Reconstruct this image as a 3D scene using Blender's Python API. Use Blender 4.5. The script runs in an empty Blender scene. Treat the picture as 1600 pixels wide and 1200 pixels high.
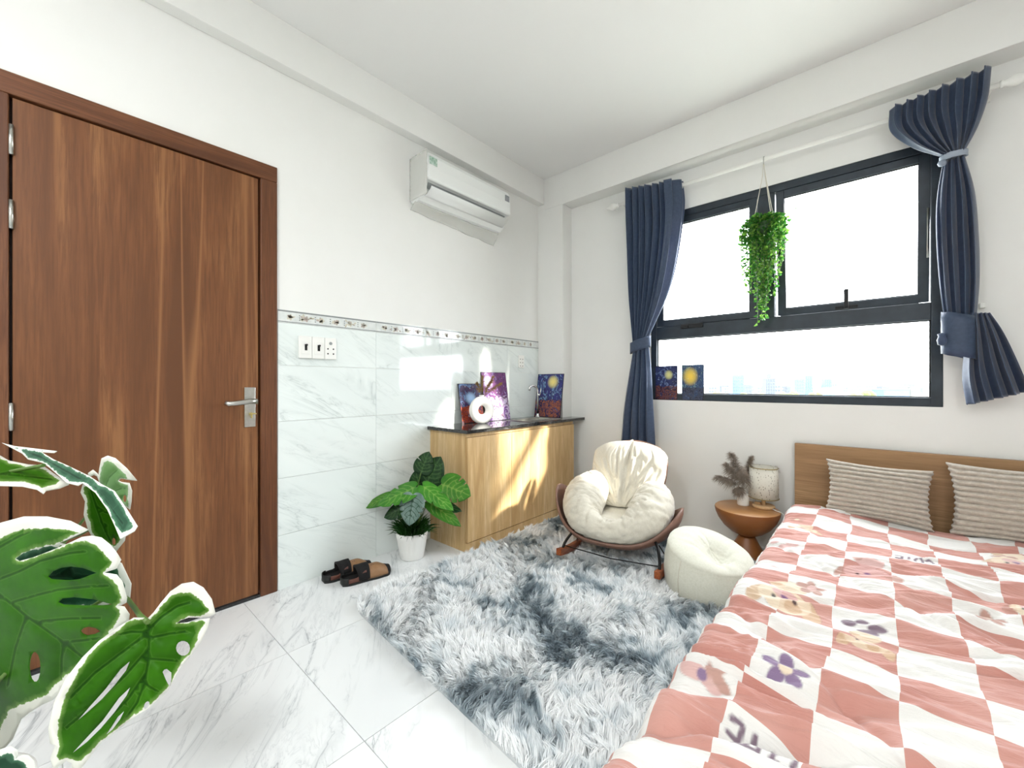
import bpy, bmesh, math, random
import numpy as np
from mathutils import Vector, Matrix, noise
from mathutils.geometry import delaunay_2d_cdt

# ------------------------------------------------------------------ camera, world, lights
SC = bpy.context.scene
COL = SC.collection
random.seed(7)
F_PX, YAW, EYE = 641.0, math.radians(41.74), 1.10
cam_d = bpy.data.cameras.new('camera')
cam_d.sensor_width = 36.0
cam_d.lens = 36.0 * F_PX / 1600.0
cam_d.clip_start, cam_d.clip_end = 0.02, 6000
cam = bpy.data.objects.new('camera', cam_d)
cam.location = (0, 0, EYE)
cam.rotation_euler = (math.radians(90), 0, YAW)
COL.objects.link(cam)
SC.camera = cam

world = bpy.data.worlds.new('sky')
SC.world = world
world.use_nodes = True
bg = world.node_tree.nodes['Background']
bg.inputs[0].default_value = (0.90, 0.95, 1.0, 1)
bg.inputs[1].default_value = 10.0

SUN_DIR = Vector((-1.0, -0.53, -0.58)).normalized()
sd = bpy.data.lights.new('sun', 'SUN')
sd.energy = 9.0
sd.angle = math.radians(3.2)
sd.color = (1.0, 0.94, 0.82)
sun = bpy.data.objects.new('sun', sd)
sun.rotation_euler = SUN_DIR.to_track_quat('-Z', 'Y').to_euler()
sun.location = (6, 6, 6)
COL.objects.link(sun)

pd = bpy.data.lights.new('window_portal', 'AREA')       # sampling portal for the sky, gives no light of its own
pd.shape, pd.size, pd.size_y = 'RECTANGLE', 1.62, 1.45
pd.cycles.is_portal = True
po = bpy.data.objects.new('window_portal', pd)
po.location = (-0.55, 3.30, 1.70)
po.rotation_euler = (math.radians(-90), 0, 0)
COL.objects.link(po)

FILL_W = 20.0  # power of each added ceiling fill lamp
vs = SC.view_settings
vs.view_transform = 'Standard'
vs.look = 'None'
vs.gamma = 1.0
vs.use_curve_mapping = False
vs.exposure = 0.84

# ------------------------------------------------------------------ helpers
FWD = Vector((-math.sin(YAW), math.cos(YAW), 0))
RGT = Vector((math.cos(YAW), math.sin(YAW), 0))
UP = Vector((0, 0, 1))
CAM = Vector((0, 0, EYE))


def at(px, py, depth):
    "photo pixel at a given distance -> point in the room"
    return CAM + depth * (FWD + RGT * ((px - 800) / F_PX) + UP * ((600 - py) / F_PX))


def S(h):
    h = h.lstrip('#')
    r = []
    for i in (0, 2, 4):
        c = int(h[i:i + 2], 16) / 255
        r.append(c / 12.92 if c <= .04045 else ((c + .055) / 1.055) ** 2.4)
    return (*r, 1.0)


def clamp(v, a=0., b=1.):
    return max(a, min(b, v))


def sm(a, b, x):
    t = clamp((x - a) / (b - a)) if a != b else float(x > a)
    return t * t * (3 - 2 * t)


def lerp(a, b, t):
    return a + (b - a) * t


def nz(x, y=0., z=0.):
    return noise.noise(Vector((x, y, z)))


class MB:
    "collects shapes that become ONE mesh object"
    def __init__(s):
        s.v, s.f, s.m, s.sm = [], [], [], []

    def add(s, v, f, mat=0, smooth=False):
        o = len(s.v)
        s.v += [tuple(p) for p in v]
        for q in f:
            s.f.append(tuple(i + o for i in q))
            s.m.append(mat)
            s.sm.append(smooth)
        return s

    def box(s, x0, x1, y0, y1, z0, z1, mat=0):
        v = [(x, y, z) for z in (z0, z1) for y in (y0, y1) for x in (x0, x1)]
        f = [(0, 2, 3, 1), (4, 5, 7, 6), (0, 1, 5, 4), (2, 6, 7, 3), (0, 4, 6, 2), (1, 3, 7, 5)]
        return s.add(v, f, mat)

    def obox(s, c, ax, ay, az, hx, hy, hz, mat=0):
        c, ax, ay, az = Vector(c), Vector(ax).normalized(), Vector(ay).normalized(), Vector(az).normalized()
        v = [c + ax * hx * i + ay * hy * j + az * hz * k for k in (-1, 1) for j in (-1, 1) for i in (-1, 1)]
        f = [(0, 2, 3, 1), (4, 5, 7, 6), (0, 1, 5, 4), (2, 6, 7, 3), (0, 4, 6, 2), (1, 3, 7, 5)]
        return s.add(v, f, mat)

    def prism(s, poly, axis, a, b, mat=0, smooth=False):
        "2D polygon extruded along axis 0/1/2; poly gives the other two coordinates in order"
        def P(p, t):
            q = list(p)
            q.insert(axis, t)
            return q
        n = len(poly)
        v = [P(p, a) for p in poly] + [P(p, b) for p in poly]
        f = [tuple(range(n - 1, -1, -1)), tuple(range(n, 2 * n))]
        s.add(v, f, mat, False)
        return s.add(v, [(i, (i + 1) % n, n + (i + 1) % n, n + i) for i in range(n)], mat, smooth)

    def tube(s, path, r, n=8, mat=0, caps=True, flat=1.0, upv=None):
        "path of points, radius number or list"
        path = [Vector(p) for p in path]
        k = len(path)
        rs = r if isinstance(r, (list, tuple)) else [r] * k
        v, f = [], []
        ref = Vector(upv) if upv else None
        prev = None
        for i, p in enumerate(path):
            t = (path[min(i + 1, k - 1)] - path[max(i - 1, 0)])
            t = t.normalized() if t.length > 1e-9 else Vector((0, 0, 1))
            if prev is None:
                a = ref if ref else (Vector((0, 0, 1)) if abs(t.z) < .9 else Vector((1, 0, 0)))
            else:
                a = prev
            b = t.cross(a)
            if b.length < 1e-6:
                b = t.orthogonal()
            b.normalize()
            a = b.cross(t).normalized()
            prev = a
            for j in range(n):
                th = 2 * math.pi * j / n
                v.append(p + (a * math.cos(th) * flat + b * math.sin(th)) * rs[i])
        for i in range(k - 1):
            for j in range(n):
                f.append((i * n + j, i * n + (j + 1) % n, (i + 1) * n + (j + 1) % n, (i + 1) * n + j))
        s.add(v, f, mat, True)
        if caps:
            s.add(v[:n], [tuple(range(n - 1, -1, -1))], mat)
            s.add(v[-n:], [tuple(range(n))], mat)
        return s

    def lathe(s, prof, c=(0, 0, 0), n=32, mat=0, axis=None, flute=None):
        "profile of (r, z); closed top and bottom when r = 0"
        c = Vector(c)
        v, f = [], []
        k = len(prof)
        for r, z in prof:
            for j in range(n):
                th = 2 * math.pi * j / n
                rr = r * (flute(th, z) if flute else 1)
                v.append(c + Vector((rr * math.cos(th), rr * math.sin(th), z)))
        for i in range(k - 1):
            for j in range(n):
                f.append((i * n + j, i * n + (j + 1) % n, (i + 1) * n + (j + 1) % n, (i + 1) * n + j))
        return s.add(v, f, mat, True)

    def grid(s, fn, nu, nv, mat=0, closeu=False, smooth=True):
        v = [fn(i / (nu if closeu else nu - 1), j / (nv - 1)) for j in range(nv) for i in range(nu)]
        f = []
        for j in range(nv - 1):
            for i in range(nu if closeu else nu - 1):
                i2 = (i + 1) % nu
                f.append((j * nu + i, j * nu + i2, (j + 1) * nu + i2, (j + 1) * nu + i))
        return s.add(v, f, mat, smooth)

    def build(s, name, mats, parent=None, local=False, bevel=0., seg=2, solid=0., sub=0, weld=True):
        me = bpy.data.meshes.new(name)
        off = Vector((0, 0, 0))
        if parent is not None and not local:
            off = WORLD.get(parent.name, Vector((0, 0, 0)))
        me.from_pydata([Vector(p) - off for p in s.v], [], s.f)
        me.polygons.foreach_set('material_index', s.m)
        me.polygons.foreach_set('use_smooth', s.sm)
        for m in (mats if isinstance(mats, (list, tuple)) else [mats]):
            me.materials.append(m)
        bm = bmesh.new()
        bm.from_mesh(me)
        if weld:
            bmesh.ops.remove_doubles(bm, verts=bm.verts, dist=1e-5)
        bmesh.ops.recalc_face_normals(bm, faces=bm.faces)
        bm.to_mesh(me)
        bm.free()
        o = bpy.data.objects.new(name, me)
        COL.objects.link(o)
        if parent is not None:
            o.parent = parent
            WORLD[o.name] = off
        if bevel:
            b = o.modifiers.new('bevel', 'BEVEL')
            b.width, b.segments, b.limit_method = bevel, seg, 'ANGLE'
            b.angle_limit = math.radians(40)
        if solid:
            b = o.modifiers.new('solid', 'SOLIDIFY')
            b.thickness, b.offset = solid, 0
        if sub:
            b = o.modifiers.new('sub', 'SUBSURF')
            b.levels = b.render_levels = sub
        return o


WORLD = {}      # object name -> world offset of its local origin (unrotated things)


def tag(o, label=None, cat=None, group=None, kind=None):
    if label: o['label'] = label
    if cat: o['category'] = cat
    if group: o['group'] = group
    if kind: o['kind'] = kind
    return o


def thing(name, label, cat, loc=(0, 0, 0), rotz=0., group=None, kind=None):
    o = bpy.data.objects.new(name, None)
    o.empty_display_size = .1
    COL.objects.link(o)
    o.location = loc
    o.rotation_euler = (0, 0, rotz)
    WORLD[o.name] = Vector(loc)
    return tag(o, label, cat, group, kind)


def struct(name, loc=(0, 0, 0), label=None):
    o = bpy.data.objects.new(name, None)
    COL.objects.link(o)
    o.location = loc
    WORLD[o.name] = Vector(loc)
    return tag(o, label, None, None, 'structure')


def cat_rom(pts, n):
    "smooth curve through points (any dimension)"
    P = [np.array(p, float) for p in pts]
    P = [2 * P[0] - P[1]] + P + [2 * P[-1] - P[-2]]
    out = []
    segs = len(P) - 3
    for k in range(n):
        u = k / (n - 1) * segs
        i = min(int(u), segs - 1)
        t = u - i
        a, b, c, d = P[i:i + 4]
        out.append(.5 * ((2 * b) + (c - a) * t + (2 * a - 5 * b + 4 * c - d) * t * t + (3 * b - a - 3 * c + d) * t ** 3))
    return out


# ------------------------------------------------------------------ materials
class NT:
    def __init__(s, name):
        s.mat = bpy.data.materials.new(name)
        s.mat.use_nodes = True
        s.t = s.mat.node_tree
        s.b = s.t.nodes['Principled BSDF']
        s.out = s.t.nodes['Material Output']

    def n(s, typ, **kw):
        nd = s.t.nodes.new('ShaderNode' + typ)
        for k, v in kw.items():
            setattr(nd, k, v)
        return nd

    def l(s, a, b):
        s.t.links.new(a, b)

    def inp(s, nd, key, val):
        if hasattr(val, 'is_linked') or isinstance(val, bpy.types.NodeSocket):
            s.l(val, nd.inputs[key])
        else:
            nd.inputs[key].default_value = val

    def math(s, op, a, b=0., c=None, cl=False):
        nd = s.n('Math', operation=op, use_clamp=cl)
        s.inp(nd, 0, a)
        s.inp(nd, 1, b)
        if c is not None: s.inp(nd, 2, c)
        return nd.outputs[0]

    def coord(s, kind='Object', scale=(1, 1, 1), rot=(0, 0, 0), loc=(0, 0, 0), rand=False, tex=False):
        tc = s.n('TexCoord')
        o = tc.outputs[kind]
        if rand:
            oi = s.n('ObjectInfo')
            vm = s.n('Vector' + 'Math', operation='MULTIPLY_ADD')
            s.l(oi.outputs['Random'], vm.inputs[0])
            vm.inputs[1].default_value = (37.0, 23.0, 11.0)
            s.l(o, vm.inputs[2])
            o = vm.outputs[0]
        mp = s.n('Mapping', vector_type='TEXTURE' if tex else 'POINT')
        mp.inputs['Scale'].default_value = scale
        mp.inputs['Rotation'].default_value = rot
        mp.inputs['Location'].default_value = loc
        s.l(o, mp.inputs[0])
        return mp.outputs[0]

    def noise(s, vec, scale=5., detail=3., rough=.5, dist=0.):
        nd = s.n('TexNoise')
        s.l(vec, nd.inputs['Vector'])
        nd.inputs['Scale'].default_value = scale
        nd.inputs['Detail'].default_value = detail
        nd.inputs['Roughness'].default_value = rough
        nd.inputs['Distortion'].default_value = dist
        return nd.outputs[0]

    def ramp(s, fac, stops, interp='LINEAR'):
        nd = s.n('ValToRGB')
        s.inp(nd, 0, fac)
        cr = nd.color_ramp
        cr.interpolation = interp
        while len(cr.elements) < len(stops):
            cr.elements.new(.5)
        for e, (p, c) in zip(cr.elements, stops):
            e.position = p
            e.color = c if isinstance(c, (tuple, list)) else (c, c, c, 1)
        return nd.outputs[0]

    def mix(s, fac, a, b, blend='MIX'):
        nd = s.n('MixRGB', blend_type=blend)
        s.inp(nd, 0, fac)
        s.inp(nd, 1, a)
        s.inp(nd, 2, b)
        return nd.outputs[0]

    def bump(s, h, strength=.3, dist=.01):
        nd = s.n('Bump')
        nd.inputs['Strength'].default_value = strength
        nd.inputs['Distance'].default_value = dist
        s.l(h, nd.inputs['Height'])
        s.l(nd.outputs[0], s.b.inputs['Normal'])

    def set(s, col=None, rough=None, metal=None, spec=None, **kw):
        if col is not None: s.inp(s.b, 'Base Color', col)
        if rough is not None: s.inp(s.b, 'Roughness', rough)
        if metal is not None: s.inp(s.b, 'Metallic', metal)
        if spec is not None: s.inp(s.b, 'Specular IOR Level', spec)
        for k, v in kw.items():
            s.inp(s.b, k, v)
        return s.mat


def plain(name, col, rough=.5, metal=0., spec=.5, var=None, bump=None, coat=0., rand=False):
    "var=(scale, colour2, stretch)   bump=(scale, strength, distance, stretch)"
    n = NT(name)
    c = S(col)
    if var:
        v = n.coord(scale=var[2] if len(var) > 2 else (1, 1, 1), rand=rand)
        c = n.mix(n.ramp(n.noise(v, var[0], 4, .6), [(.3, 0.), (.7, 1.)]), c, S(var[1]))
    if bump:
        v = n.coord(scale=bump[3] if len(bump) > 3 else (1, 1, 1))
        n.bump(n.noise(v, bump[0], 3, .6), bump[1], bump[2])
    n.set(c, rough, metal, spec)
    if coat: n.set(**{'Coat Weight': coat, 'Coat Roughness': .08})
    return n.mat


def wood(name, dark, mid, light, axis=2, freq=1.0, streak=0., rough=.4, spec=.4):
    n = NT(name)
    sc = [26 * freq] * 3
    sc[axis] = 1.1 * freq
    v = n.coord(scale=tuple(sc))
    sc2 = [5 * freq] * 3
    sc2[axis] = .45 * freq
    v2 = n.coord(scale=tuple(sc2), loc=(3.1, 1.7, 5.3))
    fine = n.noise(v, 4.5, 5, .65, .35)
    broad = n.noise(v2, 1.6, 3, .55, 1.1)
    c = n.ramp(broad, [(.30, S(dark)), (.52, S(mid)), (.72, S(light))])
    c = n.mix(n.ramp(fine, [(.36, .8), (.60, 0.)]), c, S(dark))
    if streak:
        sc3 = [7.2 * freq] * 3
        sc3[axis] = .16 * freq
        v3 = n.coord(scale=tuple(sc3), loc=(9.1, 4.4, 2.2))
        st = n.math('ABSOLUTE', n.math('SUBTRACT', n.noise(v3, 1.0, 1, .4, .1), .5))
        c = n.mix(n.ramp(st, [(.0, streak), (.022, 0.)]), c, S(light))
    n.bump(fine, .06, .003)
    return n.set(c, rough, 0, spec)


def marble(name, base, vein, rough, rot, scale=1.0, strong=.7, axes=(1, 1, 1)):
    n = NT(name)
    v = n.coord(scale=tuple(1 / a for a in axes), rot=rot, rand=True, tex=True)
    d = n.noise(v, 1.6 * scale, 5, .6, 1.3)
    d2 = n.noise(v, 3.1 * scale, 6, .62, 1.0)
    r1 = n.math('ABSOLUTE', n.math('SUBTRACT', d, .5))
    r2 = n.math('ABSOLUTE', n.math('SUBTRACT', d2, .47))
    a = n.ramp(r1, [(0., strong), (.012, strong * .35), (.06, 0.)])
    b = n.ramp(r2, [(0., strong * .45), (.01, strong * .12), (.035, 0.)])
    gate = n.ramp(n.noise(v, 2.2 * scale, 2, .5), [(.42, 0.), (.62, 1.)])
    f = n.math('MULTIPLY', n.math('MAXIMUM', a, b), gate)
    cloud = n.ramp(n.noise(v, 1.1, 3, .5), [(.35, 0.), (.75, .22)])
    c = n.mix(cloud, S(base), S(vein))
    c = n.mix(f, c, S(vein))
    return n.set(c, rough, 0, .5)


M_wall = plain('wall_paint', '#efefec', .75, spec=.2, var=(2.5, '#ececE8'), bump=(60, .04, .002))
M_ceil = plain('ceiling_paint', '#f1f1ef', .85, spec=.15)
M_grout = plain('grout', '#d9dbd8', .8)
M_wgrout = plain('wall_grout', '#c3cac6', .8)
M_floor = marble('floor_marble', '#edefef', '#8d9499', .16, (0, 0, math.radians(-32)), 1.4, .75, (.55, 2.4, 1))
M_wtile = marble('wall_tile_marble', '#ecf3f0', '#b4bfbc', .07, (math.radians(-30), 0, 0), 1.15, .6, (1, .5, 3.0))
M_border = plain('border_tile', '#e9ece9', .1, var=(26, '#d3d8d6'))
M_borderline = plain('border_line', '#8b908f', .2)
M_petal = plain('border_petal', '#bdb9a6', .25, var=(40, '#dcd7c6'))
M_petal2 = plain('border_petal_rose', '#cbb7b0', .25, var=(40, '#a3a698'))
M_doorwood = wood('door_walnut', '#603a1f', '#794c2b', '#92643d', 2, 1.0, .8, .42)
M_framewood = wood('door_frame_walnut', '#54301a', '#6c4126', '#7f5233', 2, 1.3, 0., .42)
M_framewood_h = wood('door_head_walnut', '#54301a', '#6c4126', '#7f5233', 1, 1.3, 0., .42)
M_oak = wood('cabinet_oak', '#bf9b69', '#d9b987', '#e9d1a6', 2, 1.5, .0, .45)
M_headwood = wood('headboard_wood', '#93714d', '#ae8862', '#c29d74', 0, 1.0, .0, .5)
M_black_stone = plain('black_granite', '#191a1b', .06, var=(90, '#3a3a3a'), spec=.6)
M_steel = plain('brushed_steel', '#c9c9c4', .28, 1.0, var=(30, '#b4b4ae'))
M_chrome = plain('polished_steel', '#dcdcdc', .12, 1.0)
M_brass = plain('brass', '#d6c27a', .3, .8)
M_black = plain('black_plastic', '#0c0c0d', .4)
M_blackmetal = plain('black_metal', '#141414', .35, .3)
M_white = plain('white_plastic', '#f1f1ec', .3)
M_acwhite = plain('air_conditioner_white', '#eef0ee', .3)
M_grey = plain('grey_plastic', '#8f9393', .5)
M_alu = plain('dark_aluminium', '#1f2830', .42, .15, var=(8, '#2e3842'))
M_gasket = plain('black_gasket', '#0e1114', .6)


def glass_mat(name, tint=(1, 1, 1, 1), refl=.10):
    n = NT(name)
    tr = n.n('BsdfTransparent')
    tr.inputs[0].default_value = tint
    gl = n.n('BsdfGlossy')
    gl.inputs['Roughness'].default_value = .02
    mx = n.n('MixShader')
    mx.inputs[0].default_value = .04
    n.l(tr.outputs[0], mx.inputs[1])
    n.l(gl.outputs[0], mx.inputs[2])
    n.l(mx.outputs[0], n.out.inputs['Surface'])
    return n.mat


M_glass = glass_mat('window_glass')


def film_mat(name):
    n = NT(name)
    tr = n.n('BsdfTransparent')
    mx = n.n('MixShader')
    mx.inputs[0].default_value = .35
    n.set(S('#f2f2ec'), .25)
    n.l(tr.outputs[0], mx.inputs[1])
    n.l(n.b.outputs[0], mx.inputs[2])
    n.l(mx.outputs[0], n.out.inputs['Surface'])
    return n.mat


M_film = film_mat('clear_plastic_film')


def cloth_trans(name, col, col2, rough=.55, trans=.25, scale=90., transcol=None, sheen=.3, weave=.15):
    n = NT(name)
    v = n.coord()
    c = n.mix(n.ramp(n.noise(v, scale, 2, .5), [(.3, 0.), (.7, 1.)]), S(col), S(col2))
    n.set(c, rough, 0, .35)
    n.set(**{'Sheen Weight': sheen, 'Sheen Roughness': .4})
    n.bump(n.noise(v, scale * 3, 2, .6), weave, .002)
    if trans:
        t = n.n('BsdfTranslucent')
        n.inp(t, 'Color', S(transcol or col2))
        mx = n.n('MixShader')
        mx.inputs[0].default_value = trans
        n.l(n.b.outputs[0], mx.inputs[1])
        n.l(t.outputs[0], mx.inputs[2])
        n.l(mx.outputs[0], n.out.inputs['Surface'])
    return n.mat


M_curtain = cloth_trans('curtain_satin', '#3a485f', '#45546d', .40, .16, 60, '#8d92c0', .5, .08)
M_cream = cloth_trans('cream_canvas', '#d3cdbd', '#dbd6c8', .8, 0, 120, sheen=.3, weave=.2)
M_pouf = cloth_trans('pouf_canvas', '#d2d1c1', '#dbdacd', .8, 0, 120, sheen=.3, weave=.25)
M_shell = plain('brown_leatherette', '#7a5a4c', .45, var=(30, '#866557'))
M_rocker = wood('rocker_wood', '#6d3218', '#9a4c25', '#b3683a', 1, 1.5, 0., .35)
M_tablewood = plain('table_brown', '#8a5228', .38, var=(3, '#99602f'), bump=(60, .04, .002))
M_tabletop = plain('table_top_brown', '#a97748', .38, var=(4, '#b5844f', (.4, 3, 1)))
M_lampwood = wood('lamp_wood', '#c49a6c', '#d6b185', '#e2c49b', 0, 2.0, 0., .5)
M_potwhite = plain('white_pot', '#f0f0ec', .35)
M_vase = plain('white_ceramic', '#f2f1ec', .3)
M_soil = plain('soil', '#2e2117', .9, bump=(80, .8, .01))
M_pampas = plain('dried_pampas', '#85776a', .9, var=(40, '#9d9083'))
M_pampas2 = plain('dried_pampas_gold', '#8b6b3c', .9, var=(40, '#a98b55'))
M_stem = plain('green_stem', '#4b6b2a', .5, var=(20, '#5d7a35'))
M_cord = plain('cotton_cord', '#d9d4c6', .8)
M_felt = plain('black_suede', '#0d0b0c', .9, bump=(200, .4, .003))
M_tan = plain('tan_leather', '#94704f', .55, var=(30, '#86623f'))
M_shoebrown = plain('brown_leather', '#5b3327', .5)
M_sole = plain('rubber_sole', '#141715', .6)

# ------------------------------------------------------------------ the room
XL, XLB, YC, YB = -2.39, -2.318, 3.045, 3.19     # left wall, left beam face, column / beam face, window wall
XR, YF, ZC = 2.10, -1.60, 3.0
XCOL = -2.108
ZBL, ZBB = 2.77, 2.715

# floor with single tiles
fl = struct('floor')
MB().box(XL - .1, XR + .1, YF - .1, YB + .12, -.10, -.004).build('screed', M_grout, fl)
T, J = .62, .0011
tile_me = None
for ix in range(-1, 7):
    for iy in range(-4, 5):
        x0, x1 = max(-1.80 + T * ix, XL + .002), min(-1.80 + T * (ix + 1), XR - .002)
        y0, y1 = max(.64 + T * iy, YF + .002), min(.64 + T * (iy + 1), YB - .002)
        if x1 - x0 < .02 or y1 - y0 < .02: continue
        full = abs(x1 - x0 - T) < 1e-6 and abs(y1 - y0 - T) < 1e-6
        cx, cy = (x0 + x1) / 2, (y0 + y1) / 2
        if full and tile_me is not None:
            o = bpy.data.objects.new('tile', tile_me)
            COL.objects.link(o)
            o.parent = fl
        else:
            hx, hy = (x1 - x0) / 2 - J, (y1 - y0) / 2 - J
            o = MB().box(-hx, hx, -hy, hy, -.004, 0.).build('tile', M_floor, fl, local=True)
            if full: tile_me = o.data
        o.location = (cx, cy, 0)

MB().box(XL - .15, XR + .1, YF - .1, YB + .12, ZC, ZC + .1).build('ceiling', M_ceil)['kind'] = 'structure'

# left wall with the door opening
DY0, DY1, DZ1 = -.19, .795, 2.247
wl = struct('wall_left')
w = MB()
w.box(XL - .14, XL, YF - .1, DY0, 0, ZC).box(XL - .14, XL, DY0, DY1, DZ1, ZC).box(XL - .14, XL, DY1, YB + .12, 0, ZC)
w.build('plaster', M_wall, wl)
rows = [0, .29, .595, .90, 1.20, 1.43]
cols = [DY1 + .004, 1.373, 1.993, 2.612, YC - .001]
TT = .006
for (ya, yb) in list(zip(cols[:-1], cols[1:])) + [(DY0 - .62, DY0 - .004), (YF + .002, DY0 - .622)]:
    for za, zb in zip(rows[:-1], rows[1:]):
        hy, hz = (yb - ya) / 2 - .0008, (zb - za) / 2 - .0008
        o = MB().box(0, TT, -hy, hy, -hz, hz).build('tile', M_wtile, wl, local=True)
        o.location = (XL, (ya + yb) / 2, (za + zb) / 2)
    bt = MB().box(XL, XL + TT + .001, ya + .0008, yb - .0008, 1.4308, 1.50).build('tile', M_border, wl)
    xs = XL + TT + .001
    MB().box(xs, xs + .0008, ya + .001, yb - .001, 1.434, 1.4385).box(xs, xs + .0008, ya + .001, yb - .001, 1.490, 1.4975) \
        .build('border_line', M_borderline, bt)
    # printed flower sprays and rows of dots
    fm = MB()
    def disc(y, z, ry, rz, m, a=0.):
        pts = []
        for k in range(10):
            th = k * math.pi / 5
            u, v_ = ry * math.cos(th), rz * math.sin(th)
            pts.append((xs + .0010 + .0001 * m, y + u * math.cos(a) - v_ * math.sin(a), z + u * math.sin(a) + v_ * math.cos(a)))
        fm.add(pts, [tuple(range(10))], m)
    k = 0
    y = ya + .06
    while y < yb - .04:
        big = k % 3 == 1
        for j in range(9 if big else 5):
            a = random.uniform(0, 6.28)
            rr = random.uniform(.004, .026 if big else .014)
            disc(y + rr * math.cos(a) * 1.7, 1.463 + rr * math.sin(a) * .8, .009, .0045, random.choice((0, 0, 1)), a)
        for j in range(5):
            a = j * 1.256
            disc(y + .009 * math.cos(a), 1.462 + .009 * math.sin(a), .0085, .006, 1 if k % 2 else 0, a)
        y += .085
        if y < yb - .04:
            for dz in (-.012, 0, .012):
                disc(y - .035, 1.464 + dz, .0035, .0035, 2)
        k += 1
    fm.build('flower_print', [M_petal, M_petal2, M_borderline], bt, weld=False)

# beams and the corner column
tag(MB().box(XL, XLB, YF, YB + .1, ZBL, ZC).build('trim_1', M_wall, bevel=.003), kind='structure')
tag(MB().box(XLB, XR, YC, YB + .1, ZBB, ZC).build('trim_2', M_wall, bevel=.003), kind='structure')
tag(MB().box(XL, XCOL, YC, YB, 0, ZBB).box(XL, XLB, YC, YB, ZBB, ZBL).build('trim_3', M_wall), kind='structure')

# window wall
WX0, WX1, WZ0, WZ1 = -1.358, .262, .975, 2.425
YO = YB + .072
w = MB()
w.box(XL - .1, WX0, YB, YO, 0, ZC).box(WX1, XR + .1, YB, YO, 0, ZC).box(WX0, WX1, YB, YO, 0, WZ0).box(WX0, WX1, YB, YO, WZ1, ZC)
tag(w.build('wall_back', M_wall), kind='structure')
tag(MB().box(XR, XR + .1, YF - .1, YB + .1, 0, ZC).build('wall_right', M_wall), kind='structure')
tag(MB().box(XL - .1, XR + .1, YF - .1, YF, 0, ZC).build('wall_front', M_wall), kind='structure')

# window_1
win = struct('window_1', (-.55, YB, WZ0))
FY0, FY1 = YB + .006, YB + .06
XM0, XM1 = -.613, -.513          # mullion
ZT0, ZT1 = 1.452, 1.548          # transom
fr = MB()
b = .046
fr.box(WX0, WX0 + b, FY0, FY1, WZ0, WZ1).box(WX1 - b, WX1, FY0, FY1, WZ0, WZ1)
fr.box(WX0 + b, WX1 - b, FY0, FY1, WZ0, WZ0 + .05).box(WX0 + b, WX1 - b, FY0, FY1, WZ1 - .05, WZ1)
fr.box(WX0 + b, WX1 - b, FY0 + .001, FY1, ZT0, ZT1).box(XM0, XM1, FY0 + .001, FY1, ZT1, WZ1 - .05)
fr.build('frame', M_alu, win, bevel=.003)
# lower fixed light
lp = MB().box(WX0 + b - .004, WX1 - b + .004, FY0 + .03, FY0 + .036, WZ0 + .046, ZT0 + .004).build('pane', M_glass, win)
gk = MB()
for (a0, a1, c0, c1) in ((WX0 + b, WX1 - b, WZ0 + .05, WZ0 + .056), (WX0 + b, WX1 - b, ZT0 - .006, ZT0), (WX0 + b, WX0 + b + .006, WZ0 + .056, ZT0 - .006), (WX1 - b - .006, WX1 - b, WZ0 + .056, ZT0 - .006)):
    gk.box(a0, a1, FY0 + .018, FY0 + .03, c0, c1)
gk.build('gasket', M_gasket, win)


def sash(x0, x1, z0, z1, tilt, name='sash'):
    "frame with pane, hinged at its top edge, swung outward by tilt"
    m = MB()
    t = .045
    d0, d1 = -.012, .032
    m.box(x0, x0 + t, d0, d1, z0 - z1, 0).box(x1 - t, x1, d0, d1, z0 - z1, 0)
    m.box(x0 + t, x1 - t, d0, d1, -t, 0).box(x0 + t, x1 - t, d0, d1, z0 - z1, z0 - z1 + t)
    cx = (x0 + x1) / 2
    m.v = [(p[0] - cx, p[1], p[2]) for p in m.v]
    o = m.build(name, M_alu, win, local=True, bevel=.003)
    o.location = Vector((cx, FY0 + .012, z1)) - WORLD[win.name]
    o.rotation_euler = (tilt, 0, 0)
    h = (x1 - x0) / 2 - t + .003
    MB().box(-h, h, .008, .014, z0 - z1 + t - .003, -t + .003).build('pane', M_glass, o, local=True)
    g = MB()
    for (a0, a1, c0, c1) in ((-h, h, z0 - z1 + t, z0 - z1 + t + .006), (-h, h, -t - .006, -t), (-h, -h + .006, z0 - z1 + t, -t), (h - .006, h, z0 - z1 + t, -t)):
        g.box(a0, a1, -.004, .008, c0, c1)
    g.build('gasket', M_gasket, o, local=True)
    return o, h


s1, h1 = sash(WX0 + b + .003, XM0 - .003, ZT1 + .003, WZ1 - .053, 0.0)
s2, h2 = sash(XM1 + .006, WX1 - b - .001, ZT1 + .010, WZ1 - .053, math.radians(5.5))
zb_ = (ZT1 + .010) - (WZ1 - .053)
hm = MB().box(-.055, .055, -.020, -.012, zb_ + .004, zb_ + .026)
hm.box(-.010, .010, -.034, -.020, zb_ + .006, zb_ + .022).box(-.011, .011, -.034, -.026, zb_ + .010, zb_ + .125)
hm.build('handle', M_gasket, s2, local=True, bevel=.002)
MB().box(-.16, .0, -.022, -.012, (ZT1 + .003) - (WZ1 - .053) - .03, (ZT1 + .003) - (WZ1 - .053) + .002).box(-.14, -.10, -.04, -.022, (ZT1 + .003) - (WZ1 - .053) - .026, (ZT1 + .003) - (WZ1 - .053) - .004).build('handle', M_gasket, s1, local=True, bevel=.002)
for sx in (XM1 + .012, WX1 - b - .010):
    MB().tube([(sx, FY0 + .03, WZ1 - .35), (sx, FY0 + .055, WZ1 - .62)], .005, 6).build('stay', M_steel, win)

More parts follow.
